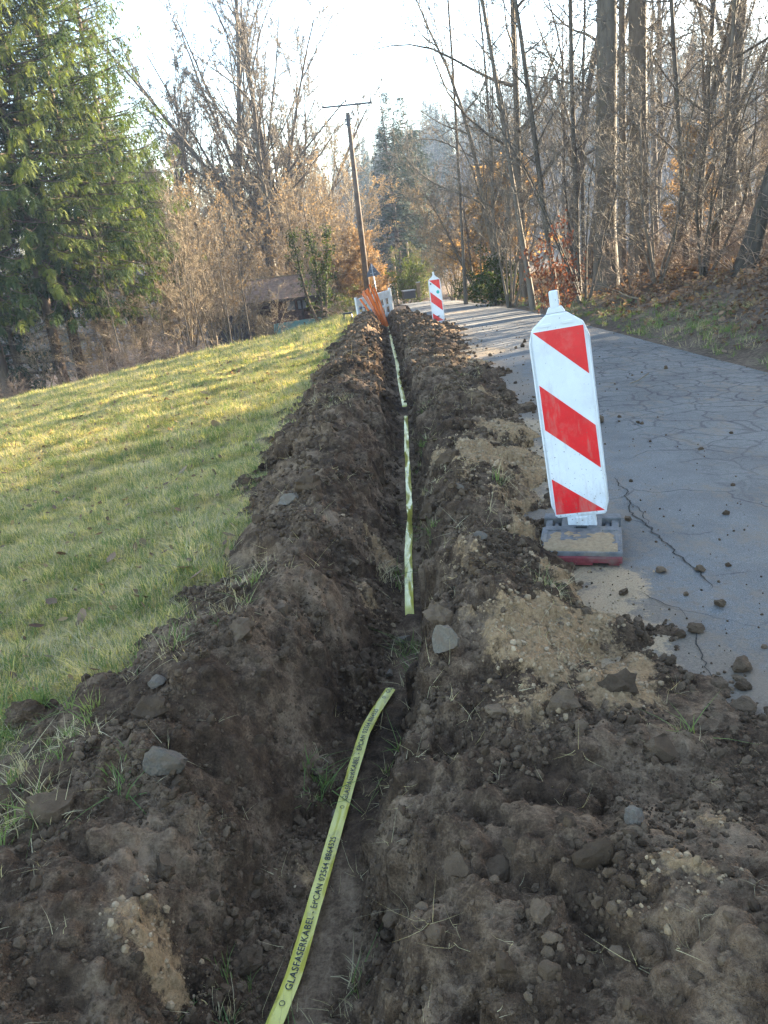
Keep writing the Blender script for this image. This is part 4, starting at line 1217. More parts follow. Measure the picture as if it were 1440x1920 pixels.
# wood behind on the right slope
wood = np.random.default_rng(41)
cnt = 0
for k in range(400):
    y = wood.uniform(19, 75); x = float(road_r(y)) + 2.5 + wood.uniform(0, 1) ** 1.1 * (0.62 * y + 6)
    a = math.degrees(math.atan2(x, y))
    if a < 7 or a > 31 or (y < 26 and a < 30): continue
    key = wood.choice(['slim', 'slim', 'pole_tree', 'tall', 'beech', 'slim_lean', 'oak', 'brown_bush'], p=[.22, .16, .12, .10, .12, .08, .08, .12])
    h = {'tall': .8, 'beech': .85, 'oak': 1.0, 'brown_bush': .8}.get(key, 1.0) * wood.uniform(.75, 1.15)
    plant(key, 'wood_tree', 'bare tree among others in the wood climbing the right slope', 'tree', x, y, g1(x, y), h=h, rz=wood.uniform(0, 6.28), group='bare trees in the wood on the right slope')
    cnt += 1
    if cnt >= 38: break
# wood beside the road just right of the view: it is what shades the road and the works
cnt = 0
for k in range(200):
    y = wood.uniform(-3, 17); x = float(road_r(y)) + 3 + wood.uniform(0, 1) * 14
    a = math.degrees(math.atan2(x, y))
    if a < 33: continue
    key = wood.choice(['tall', 'beech', 'oak', 'slim'])
    plant(key, 'wood_tree', 'bare tree among others in the wood climbing the right slope', 'tree', x, y, g1(x, y), h=wood.uniform(.7, 1.0), rz=wood.uniform(0, 6.28), group='bare trees in the wood on the right slope')
    cnt += 1
    if cnt >= 14: break
# bushes right
P_('red_bush', 'red_bush', 'young beech bush with withered red brown leaves on the right bank', 'shrub', 1042, 545, 15.5, h=0.85, w=0.6)
P_('young_beech', 'young_beech', 'golden leaved young beech on the right of the road, behind the far beacon', 'tree', 905, 545, 36, h=0.8, w=1.1, rz=4, group='young beeches with golden leaves')
P_('young_beech', 'young_beech', 'golden leaved beech glowing among the dark stems in the right wood', 'tree', 1300, 460, 36, h=0.75, rz=3, group='young beeches with golden leaves')
P_('brown_bush_b', 'tan_bush', 'tan leafless bush beside the road, right of the green tree', 'shrub', 850, 545, 40, h=0.75, rz=1)
P_('brown_bush', 'tan_bush', 'tan twiggy bush under the oak on the right bank', 'shrub', 960, 545, 28, h=0.55, rz=2)
for px, py, y, h, w, lab in [(932, 550, 27, .75, .9, 'green leafy bush on the right bank under the oak'), (895, 555, 33, .5, .8, 'low green bush beside the road behind the far beacon'),
                        (788, 545, 56, 1.5, 1.0, 'bright green leafy tree beside the road bend'), (762, 548, 50, 1.3, 1.2, 'round dark bush beside the road bend'),
                        (640, 590, 44.5, .7, 1.5, 'green bramble bush at the right end of the shed'), (560, 606, 45, .3, 1.0, 'low green bramble in front of the shed wall')]:
    P_('green_bush', 'green_bush', lab, 'shrub', px, py, y, h=h, w=w, rz=px, group='green bushes')
sc_n = np.random.default_rng(43)
for k in range(56):
    if k < 32:
        y = sc_n.uniform(11, 34); x = float(road_r(y)) + sc_n.uniform(1.6, 9)
        z = float(verge_z(x, y)); lab, grp = 'leafless reddish scrub on the right bank', 'leafless scrub on the right bank'
        if math.degrees(math.atan2(x, y)) > 32: continue
    else:
        x = sc_n.uniform(-19, -0.5); y = float(meadow_end(x)) + sc_n.uniform(0.3, 2.5)
        if -7.2 < x < -2.4: continue
        z = g1(x, y); lab, grp = 'leafless scrub along the lower meadow edge', 'leafless scrub along the meadow edge'
    plant('scrub', 'scrub', lab, 'shrub', x, y, z, h=sc_n.uniform(.35, .9), w=sc_n.uniform(.6, 1.1), rz=sc_n.uniform(0, 6), group=grp)
# two tall conifers down the valley
P_('dark_conifer', 'dark_conifer', 'tall dark conifer down the valley, left one of the pair', 'conifer', 756, 560, 76, h=0.80, w=1.25, group='dark conifers down the valley')
P_('dark_conifer', 'dark_conifer', 'tall dark conifer down the valley, right one of the pair', 'conifer', 777, 560, 80, h=0.80, w=1.2, rz=2, group='dark conifers down the valley')
P_('dark_conifer', 'dark_conifer', 'lower dark conifer behind the tall conifer pair', 'conifer', 803, 555, 84, h=0.68, w=1.3, rz=4, group='dark conifers down the valley')
# --- wood on the far hills
def light_tree(seed, mat_t, mat_c, H=13):
    tr, cr = tree_proto(seed, H, 0.16, [lv(6, 4, 0.0, 0.03, 12, 0.3, 0.7, 0.36, ang1=0.5, rr=0.5), lv(4, 3, 0.05, 0.12, 7, 0.2, 0.6, 0.45, rr=0.6), lv(3, 3, 0.03, 0.15, 5, 0.2, .7, .5, rr=.8)], mats_t=(mat_t,), mats_c=(mat_c,), trunk_levels=0)
    a, b = tr, cr
    V = np.zeros(len(a.vertices) * 3); a.vertices.foreach_get('co', V)
    V2 = np.zeros(len(b.vertices) * 3); b.vertices.foreach_get('co', V2)
    Q = np.zeros(len(a.loops), np.int32); a.loops.foreach_get('vertex_index', Q)
    Q2 = np.zeros(len(b.loops), np.int32); b.loops.foreach_get('vertex_index', Q2)
    return proto('tree', mesh_np('tree', np.concatenate([V, V2]).reshape(-1, 3), np.concatenate([Q, Q2 + len(a.vertices)]).reshape(-1, 4), mats=[M[mat_t], M[mat_c]], qm=np.repeat([0, 1], [len(Q) // 4, len(Q2) // 4])))
lts = [light_tree(200, 'twig_far_shade', 'twig_far_shade'), light_tree(201, 'bark_brown', 'twig_far_shade'), light_tree(202, 'twig_far_shade', 'twig_red')]
def far_conifer():
    tr, cr = spruce(36, 15, 2.6, 1.0, 5, 'far_needle', 2.6, dead=0)
    return proto('conifer', cr)
lts.append(far_conifer())
n = 5200
fr = np.sqrt(RNG.uniform(90 ** 2, 320 ** 2, n)); fa = np.radians(RNG.uniform(-62, 80, n))
ne = 900
fr = np.concatenate([fr, np.sqrt(RNG.uniform(28 ** 2, 80 ** 2, ne))]); fa = np.concatenate([fa, np.radians(RNG.uniform(47, 100, ne))])  # extra unseen trees on the right spur, added for the shadow they cast
fx, fy = fr * np.sin(fa), fr * np.cos(fa)
dg_ = np.degrees(fa)
slope = sstep(np.interp(dg_, _az, _h0) * 1.0, np.interp(dg_, _az, _h0) * 1.0 + 25, fr)
ok = (slope > 0.25) & ~((dg_ > 30) & (dg_ < 49)) & ~((fx > road_l(fy) - 3) & (fx < road_r(fy) + 3)) & ~((dg_ < -3) & (fr < 85))
fx, fy, dg_ = fx[ok], fy[ok], dg_[ok]
k = len(fx)
idx = np.where(RNG.random(k) < 0.06 + 0.25 * np.clip(fbm(fx * .012, fy * .012, 2, 77) * 2, 0, 1), 3, RNG.integers(0, 3, k))
scatter('far_forest', np.stack([fx, fy, G(fx, fy) - 0.3], 1), np.stack([RNG.normal(0, .04, k), RNG.normal(0, .04, k), RNG.uniform(0, 6.28, k)], 1),
        RNG.uniform(0.75, 1.25, k), lts, 'bare hillside forest closing the valley behind the road', 'forest', None, idx)
print('trees', round(time.time() - T0, 1), len(scene.objects))

# haze in the valley: one closed box of thin even air
b = MB().box((40, 130, 15), (700, 560, 56))
t = NT('haze_air')
t.n.remove(t.bsdf)
pv = t.add('ShaderNodeVolumePrincipled')
pv.inputs['Color'].default_value = (0.45, 0.55, 0.72, 1)
pv.inputs['Density'].default_value = 0.0010
pv.inputs['Anisotropy'].default_value = 0.0
t.link(pv.outputs[0], t.out.inputs['Volume'])
obj('haze', b.mesh('haze', t.m), label='thin morning haze filling the valley', kind='stuff')

# ------------------------------------------------------------------ OBJECTS OF THE WORKS
ZP = 0.86
def panel_outline():
    return [(-.118, 0), (.118, 0), (.14, .06), (.14, .80), (.118, ZP), (.045, .912), (-.045, .912), (-.118, ZP), (-.14, .80), (-.14, .06)]
def face_quad(u, t):
    """u 0..1 across, t 0..1 down the printed face"""
    w = 0.121 + 0.004 * t
    return (-w + 2 * w * u, 0.85 - 0.838 * t)
def poly_mesh(name, polys, y, mat, th=0.0008):
    m = MB()
    for p in polys: m.prism(p, y, y - th)
    return m.mesh(name, mat)
def beacon(loc, rz, tilt, label, near):
    e = empty('guide_beacon', loc, (0, 0, rz), label, 'beacon', 'red and white guide beacons along the works')
    # base plate of recycled rubber
    m = MB()
    W, D0, D1, Hh = .39, -.34, .16, .085
    m.box((0, (D0 + -.02) / 2, .055), (W, -.02 - D0, .06), .008)            # front slab
    m.box((0, -.06, .072), (.20, .30, .05), .008)                         # raised middle
    m.box((0, D1 - .035, .055), (W, .07, .08), .008)                      # rear beam
    m.box((-.165, .045, .045), (.035, .13, .06), .006); m.box((.165, .045, .045), (.035, .13, .06), .006)
    m.box((0, .03, .06), (.15, .16, .078), .008)                          # socket block
    m.box((0, -.045, .100), (.075, .02, .010), .002)
    for sx in (-1, 1):
        m.box((sx * .135, -.05, .082), (.085, .055, .025), .005)
        m.box((sx * .173, -.18, .084), (.02, .28, .012), .003)
    bp = obj('base_plate', m.mesh('base_plate', M['rubber_dark']), e)
    bp.scale = (1, 1, .70)
    m = MB().box((0, D0 + .006, .034), (W - .004, .05, .040), .004)
    for x, w in ((-.125, .09), (.01, .10), (.155, .05)): m.box((x, D0 + .010, .008), (w, .048, .024), .003)
    for sx in (-1, 1): m.box((sx * .155, -.1, .012), (.05, .40, .022), .003)
    obj('red_underside', m.mesh('red_underside', M['rubber_red']), bp)
    obj('slot', MB().box((0, -.050, .1005), (.055, .022, .012)).mesh('slot', M['black_print']), bp)  # solid black block stands in for the shade inside the slot
    for sx in (-1, 1):
        obj('handle_bar', MB().cyl((sx * .128, -.02, .045), (sx * .128, .10, .045), .013).mesh('handle_bar', M['rubber_dark'], smooth=True), bp)
    # panel, tilted on its foot
    b = obj('panel', None, e) if False else None
    m = MB()
    m.prism(panel_outline(), .022, -.022, .007)
    for sx in (-1, 1):
        m.prism([(sx * .127, .03), (sx * .138, .07), (sx * .138, .785), (sx * .120, .845), (sx * .128, .80), (sx * .130, .07)][::sx], -.018, -.030, .004)
    m.prism([(-.045, .912), (.045, .912), (.03, .938), (-.03, .938)], .02, -.02, .004)
    if near:
        m.box((-.055, -.0235, .868), (.055, .004, .012), .001); m.box((.05, -.0235, .870), (.055, .004, .012), .001)
    pn = obj('panel', m.mesh('panel', M['white_plastic']), e, (0, 0, .118))
    pn.scale = (1.02, 1.05, 1.115)
    pn.rotation_euler = (rad(-2), tilt, 0)
    obj('lamp_stub', MB().prism([(-.021, .932), (.021, .932), (.020, 1.005), (-.020, 1.005)], .02, -.02, .006).mesh('lamp_stub', M['white_plastic']), pn)
    obj('foot', MB().box((0, 0, -.03), (.14, .036, .07), .005).box((0, -.004, -.045), (.06, .045, .09), .006).mesh('foot', M['white_plastic']), pn)
    obj('sheet', poly_mesh('sheet', [[face_quad(0, 0), face_quad(0, 1), face_quad(1, 1), face_quad(1, 0)]], -.0222, M['white_sheet'], .0012), pn)
    e1 = .012
    for pl in ([(0.03, .004), (.985, .004), (.985, .252)],
               [(.02, .275), (.985, .522), (.985, .755), (.02, .515)],
               [(.02, .788), (.97, .992), (.02, .992)]):
        obj('red_stripe', poly_mesh('red_stripe', [[face_quad(*q) for q in pl]], -.0236, M['red_sheet']), pn)
    if near:
        for t0_, u0, u1, th in ((.304, .30, .42, .006), (.335, .43, .74, .0022), (.814, .34, .46, .006), (.846, .48, .80, .0022)):
            p = [(u0, t0_), (u1, t0_ + (u1 - u0) * .256), (u1, t0_ + (u1 - u0) * .256 + th), (u0, t0_ + th)]
            obj('maker_line', poly_mesh('maker_line', [[face_quad(*q) for q in p]], -.0246, M['white_sheet'], .0004), pn)
    else:
        obj('round_sticker', MB().cyl((.055, -.0232, .60), (.055, -.0262, .60), .035, n=20).mesh('round_sticker', M['teal_dot']), pn)
        m = MB().box((-.085, -.026, .775), (.03, .006, .03), .004).box((.085, -.026, .835), (.03, .006, .014), .003).box((.005, -.027, .115), (.05, .006, .022), .004)
        obj('clip', m.mesh('clip', M['black_print']), pn)
    return e
bx, by = gz(1090, 1068, 0.0)
near_loc = (bx + .10, by + .35, road_z(bx, by) + 0.012)
near_beacon = beacon(near_loc, rad(-17), rad(-6.2), 'large red and white striped guide beacon beside the trench, tilted on its sandy base', True)
bx2, by2 = gz(824, 613, 0.02)
beacon((bx2, by2, road_z(bx2, by2) + .01), rad(-8), rad(-3.0), 'distant red and white striped guide beacon with a round green sticker', False)
# sand lying on the near base plate
m = []
rg = np.random.default_rng(5)
c, s_ = math.cos(rad(-17)), math.sin(rad(-17))
gxs, gys = np.meshgrid(np.linspace(-.172, .172, 60), np.linspace(-.335, -.085, 46))
hz = .068 + .011 * fbm(gxs * 9, gys * 9, 3, 301) + .006 * fbm(gxs * 40, gys * 40, 3, 302)
hz = hz - .020 * sstep(-.14, -.05, gys + .05 * noise2(gxs * 30, gys * 30, 4)) - .03 * sstep(.135, .18, np.abs(gxs) + .02 * noise2(gxs * 30, gys * 30, 5)) * (gys > -.25)
hz = np.where((gys < -.33), .052, hz)
sm = mesh_np('sand_layer', np.stack([gxs, gys, hz], -1).reshape(-1, 3), grid_faces(46, 60), mats=[M['sand_grain']])
obj('sand_layer', sm, near_beacon)

# ---- warning tapes in the trench
def smooth_path(pts, step):
    pts = np.array(pts)
    d = np.concatenate([[0], np.cumsum(np.linalg.norm(np.diff(pts, axis=0), axis=1))])
    s = np.arange(0, d[-1], step)
    P = np.stack([np.interp(s, d, pts[:, k]) for k in range(3)], 1)
    k = max(3, int(0.10 / step) | 1)
    ker = np.hanning(k + 2)[1:-1]; ker /= ker.sum()
    for c_ in range(3):
        P[:, c_] = np.convolve(np.pad(P[:, c_], k // 2, mode='edge'), ker, mode='valid')
    return s, P
def text_verts(body, size):
    cu = bpy.data.curves.new('text', 'FONT'); cu.body = body; cu.size = size; cu.offset = size * 0.012
    cu.resolution_u = 3; cu.space_character = 1.12
    o = bpy.data.objects.new('text', cu); COL.objects.link(o)
    dg = bpy.context.evaluated_depsgraph_get(); dg.update()
    me = bpy.data.meshes.new_from_object(o.evaluated_get(dg))
    bpy.data.objects.remove(o)
    V = np.array([v.co[:] for v in me.vertices]); F = [list(p.vertices) for p in me.polygons]
    bpy.data.meshes.remove(me)
    return V, F
TEXT = text_verts('GLASFASERKABEL - EPCAN 02564 8864525', 0.0255)
def tape(pix, label, twist, texts, dz=-0.15, seed=0, lift=0.022, w=0.041, bury=True):
    pts = []
    for a, b in pix:
        x, y = gz(a, b, dz); pts.append((x, y, soil_z(x, y) + lift))
    s, P = smooth_path(pts, 0.012)
    if bury:
        P[:, 2] -= 0.05 * np.clip(1 - np.minimum(s, s[-1] - s) / 0.10, 0, 1) ** 1.5
    T = np.gradient(P, axis=0); T /= np.linalg.norm(T, axis=1, keepdims=True)
    up = np.array([0, 0, 1.0]) - T * T[:, 2:3]; up /= np.linalg.norm(up, axis=1, keepdims=True)
    left = np.cross(up, T)
    a = twist * fbm(s * 1.1, s * 0 + seed, 2, 400 + seed) * 2 + 0.10
    ld = left * np.cos(a)[:, None] + up * np.sin(a)[:, None]
    nd = np.cross(T, ld)
    nc = 7
    vv = np.linspace(-.5, .5, nc)
    crease = 0.0055 * fbm(s[:, None] * 9, vv[None] * 3, 2, 410 + seed) + 0.004 * np.cos(vv[None] * 3.0)
    V = P[:, None] + ld[:, None] * (vv * w)[None, :, None] + nd[:, None] * crease[..., None]
    e = obj('warning_tape', mesh_np('tape', V.reshape(-1, 3), grid_faces(len(s), nc)[:, ::-1], mats=[M['tape_film']]), label=label, cat='tape', group='yellow warning tape in the trench')
    TV, TF = TEXT
    for k, s0 in enumerate(texts):
        ss = TV[:, 0] + s0
        ok = ss.max() < s[-1]
        vs_ = TV[:, 1] - 0.0092
        def ip(Aa): return np.stack([np.interp(ss, s, Aa[:, q]) for q in range(3)], 1)
        cz = np.interp(ss, s, crease[:, 3])
        Q = ip(P) + ip(ld) * vs_[:, None] + ip(nd) * (cz + 0.0022)[:, None]
        keep = [f for f in TF if max(ss[f]) < s[-1] and min(ss[f]) > 0]
        if not keep: continue
        me = bpy.data.meshes.new('lettering'); me.from_pydata(Q.tolist(), [], keep); me.materials.append(M['black_print'])
        obj('lettering', me, e)
        # small round mark before the words
        th = np.linspace(0, 6.283, 25)[:-1]
        R_ = []
        for rr_ in (0.0075, 0.0055):
            q_s = s0 - 0.035 + rr_ * np.cos(th); q_v = rr_ * np.sin(th)
            if q_s.min() < 0 or q_s.max() > s[-1]: break
            R_.append(np.stack([np.interp(q_s, s, P[:, q]) + np.interp(q_s, s, ld[:, q]) * q_v + np.interp(q_s, s, nd[:, q]) * 0.0055 for q in range(3)], 1))
        if len(R_) == 2:
            n_ = 24
            obj('round_mark', mesh_np('round_mark', np.concatenate(R_), np.array([[k_, (k_ + 1) % n_, n_ + (k_ + 1) % n_, n_ + k_] for k_ in range(n_)]), mats=[M['black_print']]), e)
    return e
tape([(506, 1912), (545, 1800), (610, 1590), (650, 1450), (682, 1356), (704, 1312), (733, 1272)], 'yellow warning tape with black lettering in the near end of the trench', 0.10, [0.10, 0.80, 1.45], seed=1, bury=False)
tape([(766, 1134), (765, 1080), (764, 1020), (767, 960), (765, 900), (762, 840), (761, 800), (760, 768)], 'twisted yellow tape piece in the middle of the trench', 0.75, [], dz=-0.15, seed=2, w=0.045)
tape([(758, 752), (750, 715), (743, 670), (735, 640), (730, 615), (727, 604)], 'pale tape piece far down the trench near the orange pipes', 0.6, [], dz=-0.15, seed=3, w=0.06)

# ---- orange pipes standing out of the trench
cx, cy = gz(724, 602, -0.05)
cz_ = soil_z(cx, cy) - 0.15
e = empty('pipe_bundle', (cx, cy, cz_), label='bundle of orange plastic pipes leaning out of the trench', cat='pipes')
rg = random.Random(4)
for k in range(11):
    f = k / 10
    tx_, tz_ = -0.72 + 0.46 * f + rg.uniform(-.05, .05), 1.18 + 0.30 * math.sin(f * 2.6) + rg.uniform(-.12, .10)
    b0 = (-.10 + .17 * f, rg.uniform(-.08, .08), 0)
    mid = (b0[0] * .5 + tx_ * .5 + rg.uniform(-.02, .05), rg.uniform(-.1, .1), tz_ * .52)
    tip = (tx_, rg.uniform(-.2, .2), tz_)
    pts = [tuple((1 - u) ** 2 * b0[q] + 2 * u * (1 - u) * mid[q] + u * u * tip[q] for q in range(3)) for u in np.linspace(0, 1, 9)]
    obj('pipe', MB().tube(pts, 0.033, 8).mesh('pipe', M['orange_pipe_pale' if k % 4 == 1 else 'orange_pipe']), e)

# ---- white barrier across the end of the trench
y_b = 27.5
xl_b, xr_b = ray(669, 565)[0] * y_b, ray(734, 545)[0] * (y_b + 1.0)
zt = EYE + ray(669, 561)[1] * y_b
e = empty('barrier', (xl_b, y_b, zt - 0.95), (0, rad(-5.0), math.atan2(1.0, xr_b - xl_b)), 'white slotted plastic barrier across the end of the trench', 'barrier')
Wb = math.hypot(xr_b - xl_b, 1.0)
m = MB().box((Wb / 2, 0, .82), (Wb, .05, .26), .012).box((Wb / 2, 0, .13), (Wb, .05, .12), .01)
n = 7
for k in range(n):
    m.box((.06 + (Wb - .12) * k / (n - 1), 0, .44), (.085 if k % 3 else .12, .045, .56), .008)
m.box((Wb / 2, 0, .44), (Wb, .03, .08), .005)
obj('slotted_board', m.mesh('slotted_board', M['white_plastic']), e)
for x in (0.03, .62, Wb - .02):
    obj('post', MB().box((x, -.02, .50), (.075, .09, 1.02), .012).mesh('post', M['white_plastic']), e)
for x in (0.03, Wb - .02):
    obj('foot', MB().box((x, 0, .0), (.10, .7, .08), .015).mesh('foot', M['rubber_dark']), e)
# things lying at the barrier
x, y = gz(681, 592, 0.1)
e = empty('cable_coil', (x, y, float(meadow_z(x, y)) + .20), (rad(75), 0, rad(20)), 'dark blue coil of cable leaning at the left end of the barrier', 'coil')
for k in range(3):
    th = np.linspace(0, 6.283, 25)
    obj('loop', MB().tube([(math.cos(a) * (.20 - .015 * k), math.sin(a) * (.20 - .012 * k), .035 * k) for a in th], .022, 7).mesh('loop', M['blue_plastic']), e)
e = empty('bucket', (x + .27, y + .15, float(meadow_z(x, y)) + .02), (0, 0, 0), 'small light blue bucket between the coil and the barrier', 'bucket')
obj('pail', MB().cyl((0, 0, 0), (0, 0, .27), .10, .13, 16, caps=False).cyl((0, 0, 0), (0, 0, .01), .10, .10, 16).mesh('pail', M['light_blue_plastic'], smooth=True), e)
obj('handle', MB().tube([(.13 * math.cos(a), 0, .26 + .12 * math.sin(a)) for a in np.linspace(0, math.pi, 9)], .006, 6).mesh('handle', M['galvanised']), e)
m = MB().box((0, 0, .17), (.20, .13, .30), .05).cyl((.04, 0, .30), (.04, 0, .38), .03)
e = empty('canister', (x + .20, y + .55, float(meadow_z(x, y)) + .05), (0, rad(6), .4), 'pale green canister in front of the barrier board', 'canister')
obj('tank', m.mesh('tank', M['pale_green_plastic'], smooth=True), e)
obj('grip', MB().tube([(-.07, 0, .31), (-.06, 0, .37), (-.0, 0, .38), (.01, 0, .31)], .014, 6).mesh('grip', M['pale_green_plastic']), e)
x, y = gz(653, 601, 0.05)
z = float(meadow_z(x, y))
e = empty('saw_horse', (x, y, z), (0, 0, .3), 'small dark trestle standing in the grass left of the barrier', 'trestle')
obj('beam', MB().box((0, 0, .30), (.34, .07, .05), .01).mesh('beam', M['dark_metal']), e)
for sx in (-1, 1):
    for sy_ in (-1, 1):
        obj('leg', MB().cyl((sx * .12, 0, .30), (sx * .15, sy_ * .12, 0), .018, n=6).mesh('leg', M['dark_metal']), e)

# ---- utility pole
yp = 43.0
bxp, bzp = ray(689, 540)[0] * yp, g1(ray(689, 540)[0] * yp, yp)
tpx, tpz = ray(652, 211)[0] * yp, EYE + ray(652, 211)[1] * yp
e = empty('utility_pole', (bxp, yp, bzp), label='tall wooden utility pole with a steel crossarm beyond the meadow', cat='utility pole')
dx_, hp = tpx - bxp, tpz - bzp
obj('pole', MB().cyl((0, 0, -.4), (dx_, 0, hp), .17, .105, 14).mesh('pole', M['pole_wood'], smooth=True), e)
obj('clamp', MB().cyl((dx_, 0, hp - .62), (dx_, 0, hp - .12), .125, .12, 14).box((dx_, 0, hp - .30), (.40, .05, .05), .01).box((dx_, 0, hp - .52), (.40, .05, .05), .01).mesh('clamp', M['dark_metal']), e)
arm_z = hp + .33
arm = obj('crossarm', MB().box((dx_, 0, arm_z), (2.5, .09, .08), .01).mesh('crossarm', M['dark_metal']), e)
for sx in (-1, 1):
    obj('brace', MB().tube([(dx_ + sx * .17, 0, hp - .45), (dx_ + sx * .17, 0, hp - .05), (dx_ + sx * .34, 0, hp + .20), (dx_ + sx * .34, 0, arm_z)], .022, 6).mesh('brace', M['dark_metal']), e)
for sx in (-1.22, -.03, 1.22):
    m = MB().cyl((dx_ + sx, 0, arm_z + .03), (dx_ + sx, 0, arm_z + .14), .015, n=6).cyl((dx_ + sx, 0, arm_z + .12), (dx_ + sx, 0, arm_z + .22), .055, .04, 10).cyl((dx_ + sx, 0, arm_z + .22), (dx_ + sx, 0, arm_z + .32), .035, .018, 10)
    obj('insulator', m.mesh('insulator', M['porcelain']), arm)
for px, pt, pb, yq, lab in ((741, 470, 520, 68, 'thin pale pole down the valley beside the orange beech'), (767, 455, 505, 72, 'thin pale pole down the valley in front of the dark conifers')):
    xq = ray(px, pb)[0] * yq; zb = EYE + ray(px, pb)[1] * yq - 1.5; ztp = EYE + ray(px, pt)[1] * yq
    zg = g1(xq, yq)
    e = empty('far_pole', (xq, yq, zg), label=lab, cat='pole', group='thin poles down the valley')
    obj('shaft', MB().cyl((0, 0, -.3), (0, 0, ztp - zg), .11, .08, 8).mesh('shaft', M['board_tan']), e)
    obj('cap', MB().cyl((0, 0, ztp - zg), (0, 0, ztp - zg + .08), .10, .05, 8).mesh('cap', M['dark_metal']), e)

# ---- traffic sign seen from behind
ysn = 41.0
xs_, zs_ = ray(708, 545)[0] * ysn, EYE + ray(704, 517)[1] * ysn
zg = g1(xs_, ysn)
e = empty('traffic_sign', (xs_, ysn, zg), (0, rad(-5), 0), 'grey back of a triangular traffic sign behind the orange pipes', 'sign')
hs = zs_ - zg
obj('post', MB().cyl((0, 0, -.3), (0, 0, hs + .58), .032, n=10).mesh('post', M['galvanised'], smooth=True), e)
r_ = .38
obj('plate', MB().prism([(-r_, hs), (r_, hs), (0, hs + r_ * 1.75)], .045, .052, .002).mesh('plate', M['sign_back']), e)
obj('clamp', MB().box((0, .038, hs + .14), (.28, .015, .035)).box((0, .038, hs + .36), (.16, .015, .035)).mesh('clamp', M['galvanised']), e)

# ---- dark box and gate post by the bend
xq, yq = ray(766, 548)[0] * 48, 48
zg = EYE + ray(766, 553)[1] * 48
e = empty('grit_box', (xq, yq, min(zg, g1(xq, yq) + .3)), (0, 0, .2), 'dark low box with a pale lid beside the road bend', 'box')
obj('body', MB().box((0, 0, .22), (.75, .5, .44), .03).mesh('body', M['dark_metal']), e)
obj('lid', MB().box((0, 0, .465), (.80, .55, .05), .015).mesh('lid', M['galvanised']), e)
e = empty('gate_post', (xq + .62, yq + .1, min(zg, g1(xq, yq) + .3)), label='short pale wooden post next to the dark box', cat='post')
obj('shaft', MB().box((0, 0, .42), (.22, .2, .85), .02).mesh('shaft', M['board_tan']), e)
obj('cap', MB().box((0, 0, .87), (.25, .23, .05), .015).mesh('cap', M['galvanised']), e)

# ---- shed below the meadow
ysd = 46.5
x0 = ray(474, 620)[0] * ysd
z_e = EYE + ray(474, 563)[1] * ysd
zgs = z_e - 2.05
e = empty('shed', (x0, ysd, zgs), (0, rad(-1.0), 0), 'old wooden shed with leaf covered roof and teal boards beyond the meadow', 'shed')
Ws, Ds, He = 5.3, 3.6, 2.0
wall = obj('wall', MB().box((Ws / 2 + .62, .06, .6), (Ws - 1.25, .10, 2.8)).box((0.04, Ds / 2, .6), (.08, Ds, 2.8)).box((Ws - .04, Ds / 2, .6), (.08, Ds, 2.8)).box((Ws / 2, Ds, .75), (Ws, .08, 3.1)).mesh('wall', M['board_brown']), e)
n = 26
for k in range(n):
    x = 1.30 + (Ws - 1.4) * (k + .5) / n
    if 2.15 < x < 3.5:
        obj('plank', MB().box((x, -.008, .85), ((Ws - 1.4) / n - .012, .03, .62), .003).mesh('plank', M['board_brown']), wall)
    else: obj('plank', MB().box((x, -.008, 1.2), ((Ws - 1.4) / n - .012, .03 + .008 * (k % 3), 1.4), .003).mesh('plank', M['board_brown']), wall)
rf = MB()
L_ = math.hypot(Ds + .8, 1.05); ang = math.atan2(1.05, Ds + .8)
rf.box((Ws / 2, Ds / 2 - .15, He + .42), (Ws + .7, L_, .12), .02, rot=(ang, 0, 0))
roof = obj('roof', rf.mesh('roof', M['roof_leaves']), e)
obj('fascia', MB().box((Ws / 2, -.58, He - .14), (Ws + .7, .05, .16), .01).mesh('fascia', M['board_dark']), roof)
obj('ridge_board', MB().box((Ws / 2, Ds + .22, He + 1.02), (Ws + .7, .14, .07), .02).mesh('ridge_board', M['board_tan']), roof)
for x in (.10, 1.22, 3.1, Ws - .1):
    obj('post', MB().box((x, -.10, .85), (.11, .11, 2.4), .01).mesh('post', M['board_dark']), e)
obj('door_panel', MB().box((.66, -.04, .35), (1.0, .05, 1.5), .008).mesh('door_panel', M['board_tan']), e)
for z, t_ in ((1.42, .05), (1.68, -.04)):
    obj('slat', MB().box((.66, -.02, z), (1.0, .04, .10), .006, rot=(0, t_, 0)).mesh('slat', M['board_tan']), e)
for xw in (2.45, 3.1):
    fr = obj('window', MB().box((xw, -.01, 1.73), (.56, .05, .04)).box((xw, -.01, 1.22), (.56, .05, .04)).box((xw - .26, -.01, 1.475), (.04, .05, .47)).box((xw + .26, -.01, 1.475), (.04, .05, .47)).mesh('window', M['board_dark']), e)
    obj('pane', MB().box((xw, .0, 1.475), (.48, .02, .47)).mesh('pane', M['dim_glass']), fr)
for k in range(4):
    obj('teal_board', MB().box((3.0, -.13 - .004 * k, .08 + .155 * k), (3.5, .03, .150), .004, rot=(0, rad(-1.5), 0)).mesh('teal_board', M['teal_paint']), e)
ann = obj('side_fence', MB().box((-1.35, .5, 1.0), (2.7, .06, .08)).box((-1.35, .5, .3), (2.7, .06, .08)).mesh('side_fence', M['board_dark']), e)
for k in range(15):
    obj('board', MB().box((-.1 - .18 * k, .46, .45 + .04 * math.sin(k * 2.3)), (.16, .03, 1.7), .004, rot=(0, .02 * math.sin(k * 1.7), 0)).mesh('board', M['board_dark']), ann)
obj('diagonal_brace', MB().box((-.45, .38, 1.05), (1.15, .06, .09), .01, rot=(0, rad(-28), 0)).mesh('diagonal_brace', M['board_tan']), ann)
print('objects', round(time.time() - T0, 1))

